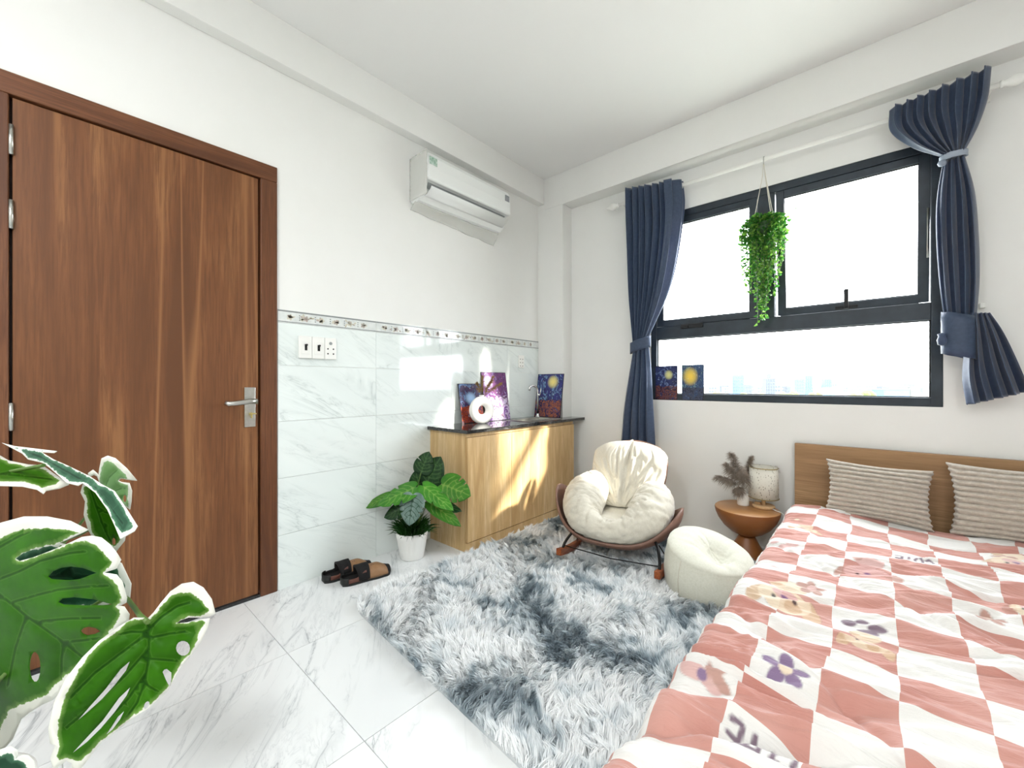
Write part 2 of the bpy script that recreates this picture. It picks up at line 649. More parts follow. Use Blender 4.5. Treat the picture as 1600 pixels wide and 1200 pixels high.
# door_1
dr = struct('door_1', (XL, .30, 0))
DF0, DF1 = XL - .13, XL + .014
f_ = MB().box(DF0, DF1, DY0, -.106, 0, DZ1 - .082).box(DF0, DF1, .716, DY1, 0, DZ1 - .082)
f_.build('door_frame', M_framewood, dr, bevel=.004)
MB().box(DF0, DF1, DY0, DY1, DZ1 - .082, DZ1).build('door_head', M_framewood_h, dr, bevel=.004)
M_stop = plain('door_stop_dark', '#3a1a12', .5)
MB().box(XL - .055, XL - .036, -.106, -.092, 0, DZ1 - .082).box(XL - .055, XL - .036, .704, .716, 0, DZ1 - .082) \
    .box(XL - .055, XL - .036, -.092, .704, DZ1 - .096, DZ1 - .082).build('door_stop', M_stop, dr)
leaf_ = MB().box(XL - .036, XL + .002, -.098, .709, .018, DZ1 - .088).build('door_leaf', M_doorwood, dr, bevel=.002)
MB().box(XL - .12, XL + .010, -.106, .716, 0, .014).build('threshold', M_black_stone, dr)
for z0, z1 in ((1.945, 2.055), (1.672, 1.778), (.928, 1.030)):
    MB().tube([(XL + .008, -.101, z0), (XL + .008, -.101, z1)], .0075, 10).box(XL + .0015, XL + .004, -.125, -.101, z0, z1) \
        .build('hinge', M_steel, dr)
pl = MB().box(XL + .002, XL + .010, .645, .694, .882, 1.083).build('lock_plate', M_steel, dr, bevel=.002)
lv = MB()
lv.tube([(XL + .008, .678, 1.012), (XL + .048, .678, 1.012)], .0095, 12)
lv.tube([(XL + .050, .690, 1.012), (XL + .050, .66, 1.014), (XL + .050, .60, 1.006), (XL + .047, .568, 1.004), (XL + .040, .556, 1.009)], [.0115, .0115, .0105, .0105, .009], 10, flat=1.15)
lv.build('lever', M_steel, pl)
ky = MB().tube([(XL + .009, .672, .948), (XL + .020, .672, .948)], .008, 12)
ky.obox((XL + .034, .675, .950), (1, 0, 0), (0, 1, 0), (0, 0, 1), .016, .012, .0025).obox((XL + .030, .670, .938), (1, 0, 0), (0, 1, 0), (0, 0, 1), .008, .002, .010)
ky.build('key', M_brass, pl, bevel=.001)

# unseen fill lamps added behind the camera to lift the dark window wall
def fill_lamp(x, y, label):
    t = thing('fill_lamp', label, 'added fill lamp', (x, y, ZC), group='added fill lamps')
    MB().lathe([(0, 0), (.24, 0), (.24, -.045), (.225, -.06), (.21, -.06), (.21, -.05), (0, -.05)], (x, y, ZC), 40).build('housing', M_white, t)
    n = NT('fill_diffuser')
    n.set((1, 1, 1, 1), .5, **{'Emission Color': (1, .98, .94, 1), 'Emission Strength': 3.0})
    MB().lathe([(.208, -.055), (.19, -.066), (0, -.070)], (x, y, ZC), 40).build('diffuser', n.mat, t)
    ld = bpy.data.lights.new('fill_lamp_light', 'AREA')
    ld.shape, ld.size, ld.energy, ld.color = 'DISK', .42, FILL_W, (.97, .985, 1.0)
    lo = bpy.data.objects.new('fill_lamp_light', ld)
    COL.objects.link(lo)
    lo.parent = t
    lo.location = (0, 0, -.075)
fill_lamp(.95, -.95, 'added round white fill lamp, out of view on the ceiling nearer the bed')
fill_lamp(-.9, -.95, 'added round white fill lamp, out of view on the ceiling nearer the door wall')
# ------------------------------------------------------------------ air conditioner
ac = thing('air_conditioner', 'white wall air conditioner still in clear film, high on the left wall', 'air conditioner', (XL, 2.03, 2.33))
Y0, Y1 = 1.632, 2.440
prof = [(0, 2.335), (0, 2.640), (.13, 2.645), (.170, 2.635), (.192, 2.60), (.200, 2.53), (.200, 2.452), (.190, 2.444), (.160, 2.444), (.138, 2.410), (.128, 2.365), (.09, 2.335)]
MB().prism([(XL + x, z) for x, z in prof], 1, Y0, Y1).build('body', M_acwhite, ac, bevel=.008, seg=3) \
    if False else None
m = MB()
n_ = len(prof)
for (ya, yb, sc_) in ((Y0, Y1, 1.0),):
    v = [(XL + x, ya, z) for x, z in prof] + [(XL + x, yb, z) for x, z in prof]
    m.add(v, [tuple(range(n_)), tuple(range(2 * n_ - 1, n_ - 1, -1))])
    m.add(v, [(i, (i + 1) % n_, n_ + (i + 1) % n_, n_ + i) for i in range(n_)])
m.build('body', M_acwhite, ac, bevel=.010, seg=3)
MB().prism([(XL + .1605, 2.442), (XL + .163, 2.440), (XL + .141, 2.406), (XL + .1385, 2.408)], 1, Y0 + .03, Y1 - .03).build('air_slot', M_grey, ac)
lm = MB().grid(lambda u, v: (XL + .200 - .072 * v + .010 * math.sin(v * 3.1), lerp(Y0 + .030, Y1 - .030, u), 2.404 - .046 * v), 2, 8)
lm.build('louver', M_acwhite, ac, solid=.006)
MB().box(XL + .199, XL + .2012, Y0 + .012, Y0 + .075, 2.545, 2.595).build('sticker', plain('green_energy_sticker', '#5f9478', .5, var=(40, '#dfe9e2')), ac)
MB().box(XL + .199, XL + .2012, Y1 - .065, Y1 - .018, 2.545, 2.590).build('sticker', plain('grey_sticker', '#a7aaae', .5, var=(60, '#8e9298')), ac)
fm = MB()
fm.grid(lambda u, v: (XL + .004 + .055 * (1 - v) + .006 * nz(u * 9, v * 3), lerp(Y0 - .004, Y1 + .004, u), 2.335 - .075 * v * (.6 + .6 * u) + .008 * nz(u * 7, 4)), 40, 8)
fm.build('plastic_film', M_film, ac, solid=.0008)
fm = MB()
fm.grid(lambda u, v: (XL + .196 * u, Y0 - .004 - .006 * abs(nz(u * 6, v * 6, 2)), lerp(2.345, 2.636, v)), 12, 16)
fm.build('plastic_film', M_film, ac, solid=.0008)

# ------------------------------------------------------------------ wall switches and sockets
def plate(name, label, cat, y0, y1, z0, z1, kind, th=.016):
    x = XL + TT
    t = thing(name, label, cat, (x, (y0 + y1) / 2, z0))
    MB().box(x, x + th, y0, y1, z0, z1).build('plate', M_white, t, bevel=.002)
    yc, zc = (y0 + y1) / 2, (z0 + z1) / 2
    if kind == 'switch':
        MB().box(x + th, x + th + .002, y0 + .010, y1 - .010, z0 + .024, z1 - .028).build('insert', M_white, t, bevel=.001)
        MB().box(x + th + .002, x + th + .004, yc - .006, yc + .007, zc - .018, zc + .016).obox((x + th + .009, yc + .001, zc + .010), (1, 0, .5), (0, 1, 0), (-.5, 0, 1), .008, .004, .004) \
            .build('toggle', M_black, t)
    else:
        pins = MB()
        rows_ = (-.022, .006) if kind == 'socket' else (-.030, 0, .030)
        for dz in rows_:
            for dy in (-.016, .016):
                pins.tube([(x + th - .001, yc + dy, zc + dz - .008), (x + th + .0008, yc + dy, zc + dz - .008)], .0045, 8)
        tag(pins.build('pin_hole', M_black, t), kind='stuff')
        if kind == 'socket':
            MB().tube([(x + th - .001, yc, zc + .030), (x + th + .002, yc, zc + .030)], .009, 14).build('indicator', M_grey, t)
    return t
plate('light_switch', 'white switch plate with black toggle, nearest the door', 'switch', .902, .970, 1.243, 1.366, 'switch')
plate('light_switch', 'white switch plate with black toggle, in the middle of three plates', 'switch', .972, 1.040, 1.243, 1.366, 'switch')
plate('wall_socket', 'white wall socket plate beside the two toggle switches', 'socket', 1.042, 1.108, 1.243, 1.366, 'socket')
plate('wall_socket', 'tall white wall socket above the kitchen counter', 'socket', 2.752, 2.826, 1.243, 1.355, 'tall', .010)

# ------------------------------------------------------------------ kitchen cabinet, worktop, sink, tap
CX, CY0, CY1, CZ = -1.992, 1.795, 3.042, .778
XW = XL + TT + .001
cab = thing('kitchen_cabinet', 'light oak base cabinet with two handleless doors under the black worktop', 'cabinet', (-2.19, 2.42, 0))
MB().box(XW, CX - .018, CY0, CY1, 0, CZ).build('body', M_oak, cab)
MB().box(CX - .018, CX - .004, CY0, CY1, 0, .058).build('plinth', M_oak, cab)
MB().box(CX - .018, CX - .006, CY0, CY1, .752, CZ).build('top_rail', M_oak, cab)
MB().box(CX - .0175, CX, CY0 + .006, 2.230, .063, .748).build('door', M_oak, cab, bevel=.0015)
MB().box(CX - .0175, CX, 2.233, CY1 + .006, .063, .748).build('door', M_oak, cab, bevel=.0015)
wt = MB()
ZW0, ZW1, WXF = CZ + .001, .801, -1.968
SX0, SX1, SY0, SY1 = -2.265, -2.045, 2.50, 2.90
wt.box(XW, SX0, 1.770, YC - .002, ZW0, ZW1).box(SX1, WXF, 1.770, YB - .002, ZW0, ZW1)
wt.box(SX0, SX1, 1.770, SY0, ZW0, ZW1).box(SX0, SX1, SY1, YC - .002, ZW0, ZW1).box(XCOL + .002, SX1, YC - .002, YB - .002, ZW0, ZW1)
wt = wt.build('worktop', M_black_stone, None)
tag(wt, 'polished black granite worktop on the oak cabinet', 'worktop')
sk = thing('sink', 'stainless steel sink let into the black worktop', 'sink', ((SX0 + SX1) / 2, (SY0 + SY1) / 2, ZW1))
m = MB()
m.box(SX0 - .018, SX0 + .014, SY0 - .018, SY1 + .018, ZW1 + .0005, ZW1 + .004).box(SX1 - .014, SX1 + .018, SY0 - .018, SY1 + .018, ZW1 + .0005, ZW1 + .004)
m.box(SX0 + .014, SX1 - .014, SY0 - .018, SY0 + .014, ZW1 + .0005, ZW1 + .004).box(SX0 + .014, SX1 - .014, SY1 - .014, SY1 + .018, ZW1 + .0005, ZW1 + .004)
m.build('rim', M_steel, sk)
m = MB()
a0, a1, c0, c1, zb = SX0 + .006, SX1 - .006, SY0 + .006, SY1 - .006, ZW1 - .018
m.box(a0, a1, c0, c1, zb, zb + .003)
m.box(a0, a0 + .003, c0, c1, zb, ZW1 + .0005).box(a1 - .003, a1, c0, c1, zb, ZW1 + .0005).box(a0, a1, c0, c0 + .003, zb, ZW1 + .0005).box(a0, a1, c1 - .003, c1, zb, ZW1 + .0005)
m.build('basin', M_steel, sk)
MB().lathe([(.0, .0035), (.025, .0035), (.03, .006), (.034, .0035)], ((a0 + a1) / 2, (c0 + c1) / 2, zb), 20).build('drain', M_chrome, sk)
fx, fy, fz = -2.205, 2.830, ZW1 + .004
fx, fy = -2.150, 2.735
fx, fy = SX0 - .004, 2.99
fa = thing('sink_tap', 'slim chrome kitchen tap standing behind the sink', 'tap', (-2.312, 2.945, ZW1))
px_, py_ = -2.312, 2.945
MB().lathe([(0, 0), (.022, 0), (.022, .006), (.014, .012), (.012, .03)], (px_, py_, ZW1), 20).build('base', M_chrome, fa)
MB().tube([(px_, py_, ZW1 + .02), (px_, py_, ZW1 + .24), (px_ - .004, py_ - .015, ZW1 + .27), (px_ - .012, py_ - .05, ZW1 + .285), (px_ - .02, py_ - .09, ZW1 + .275), (px_ - .022, py_ - .10, ZW1 + .24)], .0095, 12).build('spout', M_chrome, fa)
MB().tube([(px_ + .008, py_, ZW1 + .20), (px_ + .028, py_, ZW1 + .20)], .009, 10).tube([(px_ + .026, py_, ZW1 + .20), (px_ + .034, py_ + .002, ZW1 + .26)], [.006, .005], 8).build('handle', M_chrome, fa)

# ------------------------------------------------------------------ printed pictures (plain night landscapes)
def art(name, sky_d, sky_l, swirl, moon, moonpos, land_d, land_l, horizon, land_scale=7., moon_r=.16, seed=0.):
    n = NT(name)
    g = n.coord('Generated', loc=(seed, 0, seed * .7))
    g0 = n.n('TexCoord').outputs['Generated']
    sx = n.n('SeparateXYZ')
    n.l(g0, sx.inputs[0])
    X_, Z_ = sx.outputs[0], sx.outputs[2]
    sw = n.noise(g, 3.2, 5, .6, 2.6)
    sky = n.ramp(sw, [(.28, S(sky_d)), (.46, S(sky_l)), (.53, S(sky_d)), (.60, S(swirl)), (.66, S(sky_d)), (.85, S(sky_l))])
    dx = n.math('SUBTRACT', X_, moonpos[0])
    dz = n.math('MULTIPLY', n.math('SUBTRACT', Z_, moonpos[1]), 1.38)
    d = n.math('SQRT', n.math('ADD', n.math('MULTIPLY', dx, dx), n.math('MULTIPLY', dz, dz)))
    sky = n.mix(n.ramp(d, [(moon_r * .35, 1.), (moon_r, .75), (moon_r * 1.8, 0.)]), sky, S(moon))
    stars = n.n('TexVoronoi')
    n.l(g, stars.inputs['Vector'])
    stars.inputs['Scale'].default_value = 9
    sky = n.mix(n.ramp(stars.outputs['Distance'], [(.06, 1.), (.12, 0.)]), sky, S('#eef0e0'))
    ln = n.noise(g, land_scale, 5, .7, 1.6)
    land = n.ramp(ln, [(.34, S(sky_d)), (.44, S(land_d)), (.52, S(land_l)), (.56, S(sky_d)), (.64, S(sky_l)), (.69, S('#e6dccb')), (.74, S(sky_d))])
    edge = n.math('ADD', n.math('MULTIPLY', n.noise(n.coord('Generated', scale=(1, 0, 0), loc=(seed, 3, 1)), 4, 3, .6), .28), horizon - .14)
    mask = n.math('LESS_THAN', Z_, edge)
    c = n.mix(mask, sky, land)
    return n.set(c, .35, 0, .4)


def board(name, label, w, h, loc, rz, lean, artm, th=.006, edge='#17151c'):
    "upright print on a thin board; local x = width, z = height, picture towards -y"
    o = thing(name, label, 'picture', loc, 0)
    o.rotation_euler = (lean, 0, rz)
    MB().box(-w / 2, w / 2, 0, th, 0, h).build('backing_board', plain(name + '_edge', edge, .5), o, local=True)
    MB().box(-w / 2 + .004, w / 2 - .004, -.0012, 0, .004, h - .004).build('print', artm, o, local=True)
    return o


ZP = ZW1 + .0005
A1 = art('print_red_hills', '#20193a', '#4a2f5c', '#6f8fc4', '#9cc0e6', (.48, .62), '#7a2a1c', '#c7562c', .42, 6, .15, 1.)
A2 = art('print_violet_tree', '#3a1d4e', '#7a3f78', '#b893d6', '#cfc8f0', (.22, .80), '#8e5fa8', '#e9dcf2', .50, 5, .12, 4.)
A3 = art('print_blue_waves', '#241a4a', '#3c3d86', '#7ea6d4', '#f0e08a', (.62, .82), '#1d1f52', '#b96a34', .38, 7, .13, 7.)
A4 = art('print_blue_valley', '#141a3c', '#2c3566', '#7a90c0', '#d9d68e', (.62, .74), '#241a33', '#8a4f3c', .40, 7, .12, 11.)
A5 = art('print_yellow_glow', '#1c2a4c', '#3f5a80', '#7fa3a8', '#f0cf52', (.38, .68), '#1c2033', '#4c5266', .36, 6, .22, 15.)
LEAN = math.radians(-9)
board('picture_print', 'smaller print of red hills under a dark sky, left of the ring vase', .235, .305, (XW + .060, 2.16, ZP), math.radians(90), LEAN, A1)
board('picture_print', 'taller violet print with pale tree, leaning on the tiles behind the ring vase', .290, .400, (XW + .066, 2.435, ZP), math.radians(90), LEAN, A2)
board('picture_print', 'print of blue waves and yellow moon behind the sink tap', .290, .395, (-2.235, YC - .068, ZP), 0, LEAN, A3)
ZS = WZ0 + .0005
board('picture_print', 'dark blue night print on the window frame, beside the left curtain', .175, .265, (-1.235, YB + .0025, ZS + .001), 0, 0, A4, .003)
board('picture_print', 'print with a bright yellow glow, leaning on the lower window pane', .160, .268, (-1.035, YB + .0025, ZS + .001), 0, 0, A5, .003)

# ------------------------------------------------------------------ ring vase with dried grass
def plume(mb, base, tip, width, n, droop=.3, mat=0, seed=0):
    "feathery dried grass head: many thin strands along a bent axis"
    rnd = random.Random(seed)
    base, tip = Vector(base), Vector(tip)
    L = (tip - base).length
    ax = (tip - base).normalized()
    side = ax.cross(Vector((.3, .2, 1))).normalized()
    up = side.cross(ax)
    for i in range(n):
        t = rnd.random() ** .8
        p = base.lerp(tip, t) + Vector((0, 0, -droop * L * .25 * t * t))
        a = rnd.uniform(0, 6.28)
        wd = width * (1 - .55 * t) * (.30 + .70 * rnd.random()) * sm(-.25, .25, t)
        q = p + (side * math.cos(a) + up * math.sin(a)) * wd + ax * L * rnd.uniform(.08, .22) + Vector((0, 0, -droop * wd * .9))
        d = (q - p)
        s = d.cross(Vector((rnd.uniform(-1, 1), rnd.uniform(-1, 1), rnd.uniform(-1, 1)))).normalized() * .0011
        mid = p.lerp(q, .5) + Vector((0, 0, .1 * wd))
        mb.add([p - s * .5, p + s * .5, mid + s, mid - s, q], [(0, 1, 2, 3), (3, 2, 4)], mat)


vz = ZW1 + .0005
vc = Vector((-2.245, 2.170, vz))
vs_ = thing('ring_vase', 'white ring-shaped ceramic vase on the black worktop', 'vase', vc)
vdir = Vector((.45, 1.0, 0)).normalized()          # the ring's plane contains this and z
vn = vdir.cross(UP)
RR, rr_ = .064, .034
def ringv(u, v):
    a, c = 2 * math.pi * u, 2 * math.pi * v
    rad = RR + rr_ * math.cos(c)
    return vc + vdir * rad * math.cos(a) + UP * (RR + rr_ + rad * math.sin(a) * 1.08 + .003) + vn * rr_ * .92 * math.sin(c)
MB().grid(ringv, 40, 17, closeu=True).build('ring_body', M_vase, vs_)
MB().lathe([(.020, .165), (.017, .185), (.016, .205), (.021, .215), (.016, .214), (.012, .20), (.012, .17)], vc, 20).build('neck', M_vase, vs_)
dg = thing('dried_grass', 'golden dried grass standing in the ring vase', 'dried grass', vc + Vector((0, 0, .20)))
m = MB()
st_ = MB()
for i, (dx, dy, dz, wd) in enumerate(((.02, .10, .15, .045), (-.02, .03, .15, .04), (.05, .16, .10, .04), (.06, .05, .12, .04), (0, -.05, .10, .035))):
    b_ = vc + Vector((dx * .3, dy * .3, .23))
    plume(m, b_, vc + Vector((dx, dy, .22 + dz)), wd, 260, .5, 0, i)
    st_.tube([vc + Vector((0, 0, .18)), b_, b_.lerp(vc + Vector((dx, dy, .22 + dz)), .6)], .0015, 5)
st_.build('stalk', M_pampas2, dg)
tag(m.build('plumes', M_pampas2, dg, weld=False), kind='stuff')

# ------------------------------------------------------------------ leaves
def seg_d(p, a, b):
    ax, ay = a
    bx, by = b
    dx, dy = bx - ax, by - ay
    l2 = dx * dx + dy * dy
    t = 0 if l2 == 0 else clamp(((p[0] - ax) * dx + (p[1] - ay) * dy) / l2)
    return math.hypot(p[0] - ax - t * dx, p[1] - ay - t * dy), t


def leaf_mesh(name, outline, holes, veins, place, step, mat, parent, thick, margin=None, vein_w=1., puff=0., local=False):
    """flat 2D outline with holes -> triangulated blade; place(x, y, lift) gives the 3D point.
    outline points may carry a third value: width of the pale margin there"""
    ol = [(p[0], p[1]) for p in outline]
    mw = [p[2] if len(p) > 2 else (margin or 0.) for p in outline]
    V = [Vector(p) for p in ol]
    F_ = [list(range(len(ol)))]
    E_ = []
    for h in holes:
        i0 = len(V)
        V += [Vector(p) for p in h]
        F_.append(list(range(i0, i0 + len(h))))
    xs = [p[0] for p in ol]
    ys = [p[1] for p in ol]
    def inside(x, y, poly):
        c = False
        j = len(poly) - 1
        for i in range(len(poly)):
            if (poly[i][1] > y) != (poly[j][1] > y) and x < (poly[j][0] - poly[i][0]) * (y - poly[i][1]) / (poly[j][1] - poly[i][1]) + poly[i][0]:
                c = not c
            j = i
        return c
    def edist(p):
        best, bw = 1e9, 0
        for i in range(len(ol)):
            j = (i + 1) % len(ol)
            d, t = seg_d(p, ol[i], ol[j])
            if d < best: best, bw = d, lerp(mw[i], mw[j], t)
        return best, bw
    y = min(ys)
    r = random.Random(3)
    while y < max(ys):
        x = min(xs)
        while x < max(xs):
            q = (x + r.uniform(-.25, .25) * step, y + r.uniform(-.25, .25) * step)
            if inside(*q, ol) and not any(inside(*q, h) for h in holes) and edist(q)[0] > step * .25:
                V.append(Vector(q))
            x += step
        y += step
    for h in veins:
        for a, b in zip(h[:-1], h[1:]):
            k = max(2, int(math.hypot(b[0] - a[0], b[1] - a[1]) / (step * .7)))
            for i in range(k):
                q = (lerp(a[0], b[0], i / k), lerp(a[1], b[1], i / k))
                if inside(*q, ol) and not any(inside(*q, hh) for hh in holes): V.append(Vector(q))
    res = delaunay_2d_cdt(V, [], F_, 2, 1e-6)
    v2, faces = res[0], res[2]
    faces = [f for f in faces if inside(sum(v2[i][0] for i in f) / len(f), sum(v2[i][1] for i in f) / len(f), ol) and
             not any(inside(sum(v2[i][0] for i in f) / len(f), sum(v2[i][1] for i in f) / len(f), h) for h in holes)]
    pts, ed, ve = [], [], []
    for p in v2:
        d, w_ = edist(p)
        dv = 1e9
        for h in veins:
            for a, b in zip(h[:-1], h[1:]):
                dv = min(dv, seg_d(p, a, b)[0])
        ed.append((d - w_) / step)
        ve.append(dv / step)
        pts.append(place(p[0], p[1], puff * min(1., dv / (step * 1.6))))
    off = Vector((0, 0, 0)) if local or parent is None else WORLD[parent.name]
    me = bpy.data.meshes.new(name)
    me.from_pydata([Vector(p) - off for p in pts], [], [tuple(f) for f in faces])
    me.polygons.foreach_set('use_smooth', [True] * len(faces))
    a = me.attributes.new('edge', 'FLOAT', 'POINT')
    a.data.foreach_set('value', ed)
    a = me.attributes.new('vein', 'FLOAT', 'POINT')
    a.data.foreach_set('value', ve)
    me.materials.append(mat)
    o = bpy.data.objects.new(name, me)
    COL.objects.link(o)
    if parent is not None: o.parent = parent
    s = o.modifiers.new('solid', 'SOLIDIFY')
    s.thickness, s.offset = thick, 0
    return o


def leaf_mat(name, g1, g2, pale, veincol, white=None, rough=.35, trans=.22, ns=14., spec=.3):
    n = NT(name)
    v = n.coord()
    ns_ = n.noise(v, ns, 4, .6)
    c = n.mix(n.ramp(ns_, [(.3, 0.), (.7, 1.)]), S(g1), S(g2))
    ve = n.n('Attribute', attribute_name='vein').outputs['Fac']
    c = n.mix(n.ramp(ve, [(.0, .9), (.12, .5), (.24, 0.)]), c, S(veincol))
    c = n.mix(n.ramp(ve, [(.24, 0.), (.34, .14), (.46, 0.)]), c, S(pale))
    if white:
        ed = n.n('Attribute', attribute_name='edge').outputs['Fac']
        jag = n.math('ADD', ed, n.math('MULTIPLY', n.math('SUBTRACT', n.noise(v, ns * 5, 3, .7), .5), 1.3))
        c = n.mix(n.ramp(jag, [(.0, 1.), (.25, .45), (.9, 0.)]), c, S(pale))
        c = n.mix(n.ramp(jag, [(-.0, 1.), (.12, 0.)]), c, S(white))
    n.set(c, rough, 0, spec)
    t = n.n('BsdfTranslucent')
    n.inp(t, 'Color', c)
    mx = n.n('MixShader')
    mx.inputs[0].default_value = trans
    n.l(n.b.outputs[0], mx.inputs[1])
    n.l(t.outputs[0], mx.inputs[2])
    n.l(mx.outputs[0], n.out.inputs['Surface'])
    return n.mat


M_leaf_green = leaf_mat('monstera_green', '#2f6a1c', '#4d8c2b', '#7fae58', '#7fa34a', None, .3)
M_leaf_bright = leaf_mat('monstera_bright', '#357d20', '#4f9a2e', '#7fae58', '#86b455', None, .3)
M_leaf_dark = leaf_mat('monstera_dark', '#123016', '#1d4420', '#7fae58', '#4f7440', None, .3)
M_leaf_silver = leaf_mat('monstera_silver', '#5d7c70', '#93aaa2', '#c0d0c8', '#2f4f3a', None, .3)
M_var = leaf_mat('variegated_green', '#265a05', '#39760c', '#8fb45f', '#184406', '#f4f4ea', .42, .22, 9., .12)
M_var_dark = leaf_mat('variegated_dark', '#17402a', '#24543a', '#5f8f70', '#0f2f1c', '#f0f2ea', .42, .15, 9., .15)
M_var_pale = leaf_mat('variegated_pale', '#6fa05a', '#8db878', '#a8c898', '#4f8040', '#f4f4ea', .3, .2, 9.)

HEART = [(0, -.02), (.10, -.10), (.24, -.10), (.37, -.02), (.45, .14), (.47, .32), (.42, .52), (.32, .72), (.17, .90), (0, 1.02)]
def heart_outline(cuts=()):
    right = []
    for p in cat_rom(HEART, 26):
        right.append((float(p[0]), float(p[1])))
    right[-1] = (0, 1.02)
    out = []
    for i, p in enumerate(right):
        out.append(p)
        for c, depth in cuts:
            if i < len(right) - 1 and p[1] <= c < right[i + 1][1] and p[0] > .15 and p[1] > 0:
                out += [(p[0] * (1 - depth), c - .05), (p[0] * (1 - depth) - .01, c - .04), (p[0] * (1 - depth * .3), c + .03)]
    left = [(-x, y) for x, y in out[::-1] if 0 < x]
    return out + left


def heart_leaf(parent, base, tip, width, nrm, mat, bend=.15, cuts=(), name='leaf', cup=.10, local=False):
    base, tip = Vector(base), Vector(tip)
    L = (tip - base).length
    ay = (tip - base).normalized()
    nrm = Vector(nrm)
    ax = ay.cross(nrm).normalized()
    az = ax.cross(ay).normalized()
    ol = heart_outline(cuts)
    veins = [[(0, 0), (0, 1)]]
    for k in range(5):
        y = .03 + k * .15
        wv = .40 * (1 - k * .13)
        veins += [[(0, y), (wv * .6, y + .10), (wv, y + .24)], [(0, y), (-wv * .6, y + .10), (-wv, y + .24)]]
    def place(x, y, lift):
        xx = x * width / .94
        return base + ay * (y * L) + ax * xx + az * (lift * L - bend * L * (y ** 2) - cup * abs(x) ** 1.3 * L + bend * L * y * .6)
    return leaf_mesh(name, ol, [], veins, place, .075, mat, parent, .0012, None, 1., .018, local)


# ------------------------------------------------------------------ potted plant by the cabinet
PD = 2.585
pc = Vector((-2.213, 1.525, 0))
pt = thing('potted_monstera', 'green artificial monstera in a white fluted pot beside the oak cabinet', 'potted plant', pc)
fl_ = lambda th, z: 1 - .035 * (abs(math.sin(th * 9)) ** .6) * sm(.0, .02, z) * (1 - sm(.155, .16, z))
MB().lathe([(0, 0), (.070, 0), (.074, .006), (.084, .06), (.096, .13), (.102, .166), (.096, .168), (.092, .150), (0, .150)], pc, 72, flute=fl_).build('pot', M_potwhite, pt)
MB().lathe([(.093, .151), (.04, .158), (0, .160)], pc, 24).build('soil', M_soil, pt)
gr = MB()
rg = random.Random(5)
for i in range(520):
    a = rg.uniform(0, 6.283)
    r0 = rg.uniform(0, .085)
    p = pc + Vector((r0 * math.cos(a), r0 * math.sin(a), .155))
    out_ = rg.uniform(.02, .10)
    q = p + Vector((out_ * math.cos(a + rg.uniform(-.6, .6)), out_ * math.sin(a + rg.uniform(-.6, .6)), rg.uniform(-.01, .09) if r0 > .06 else rg.uniform(.04, .11)))
    s = (q - p).cross(Vector((rg.uniform(-1, 1), rg.uniform(-1, 1), .3))).normalized() * .0035
    mdl = p.lerp(q, .55) + Vector((0, 0, .015))
    gr.add([p - s, p + s, mdl + s, mdl - s, q], [(0, 1, 2, 3), (3, 2, 4)])
tag(gr.build('filler_grass', leaf_mat('filler_green', '#1f4a18', '#3a6b22', '#7fae58', '#1f4a18'), pt, weld=False), kind='stuff')
def pdep(px, py, dd): return at(px, py, PD + dd)
LEAVES = [  # base px, tip px, width px, depth shift base/tip, normal, material, bend, cuts
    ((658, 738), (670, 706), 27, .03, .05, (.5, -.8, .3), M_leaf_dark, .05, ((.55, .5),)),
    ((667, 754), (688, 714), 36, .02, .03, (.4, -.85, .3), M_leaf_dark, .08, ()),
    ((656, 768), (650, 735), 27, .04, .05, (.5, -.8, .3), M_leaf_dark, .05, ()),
    ((691, 757), (735, 774), 38, -.06, -.08, (.25, -.7, .7), M_leaf_green, .12, ((.5, .35), (.7, .3))),
    ((648, 762), (590, 788), 34, -.08, -.14, (.1, -.65, .8), M_leaf_bright, .10, ((.45, .35), (.68, .3))),
    ((610, 775), (569, 792), 18, -.02, -.02, (.2, -.7, .7), M_leaf_green, .10, ()),
    ((645, 774), (639, 821), 32, -.13, -.17, (.45, -.85, .25), M_leaf_silver, .05, ((.4, .3), (.6, .3))),
    ((662, 760), (708, 797), 22, -.10, -.16, (-.1, -.5, .85), M_leaf_bright, .05, ((.5, .3),)),
    ((672, 786), (720, 821), 20, -.06, -.10, (.0, -.5, .85), M_leaf_green, .12, ()),
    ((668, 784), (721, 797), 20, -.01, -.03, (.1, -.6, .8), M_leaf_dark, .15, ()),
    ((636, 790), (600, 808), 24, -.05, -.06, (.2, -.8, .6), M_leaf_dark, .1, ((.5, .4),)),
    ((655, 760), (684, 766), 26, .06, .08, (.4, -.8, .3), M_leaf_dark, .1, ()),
]
for (b0, t0, wpx, d0, d1, nr, mt_, bd, cu) in LEAVES:
    B, T0 = pdep(*b0, d0), pdep(*t0, d1)
    heart_leaf(pt, B, T0, wpx * 1.28 * PD / F_PX, nr, mt_, bd, cu)
    r0 = pc + Vector((random.uniform(-.02, .02), random.uniform(-.02, .02), .15))
    mid = r0.lerp(B, .55) + Vector((0, 0, .05))
    MB().tube([tuple(p) for p in cat_rom([r0, mid, B], 8)], .0032, 6).build('stem', M_stem, pt)

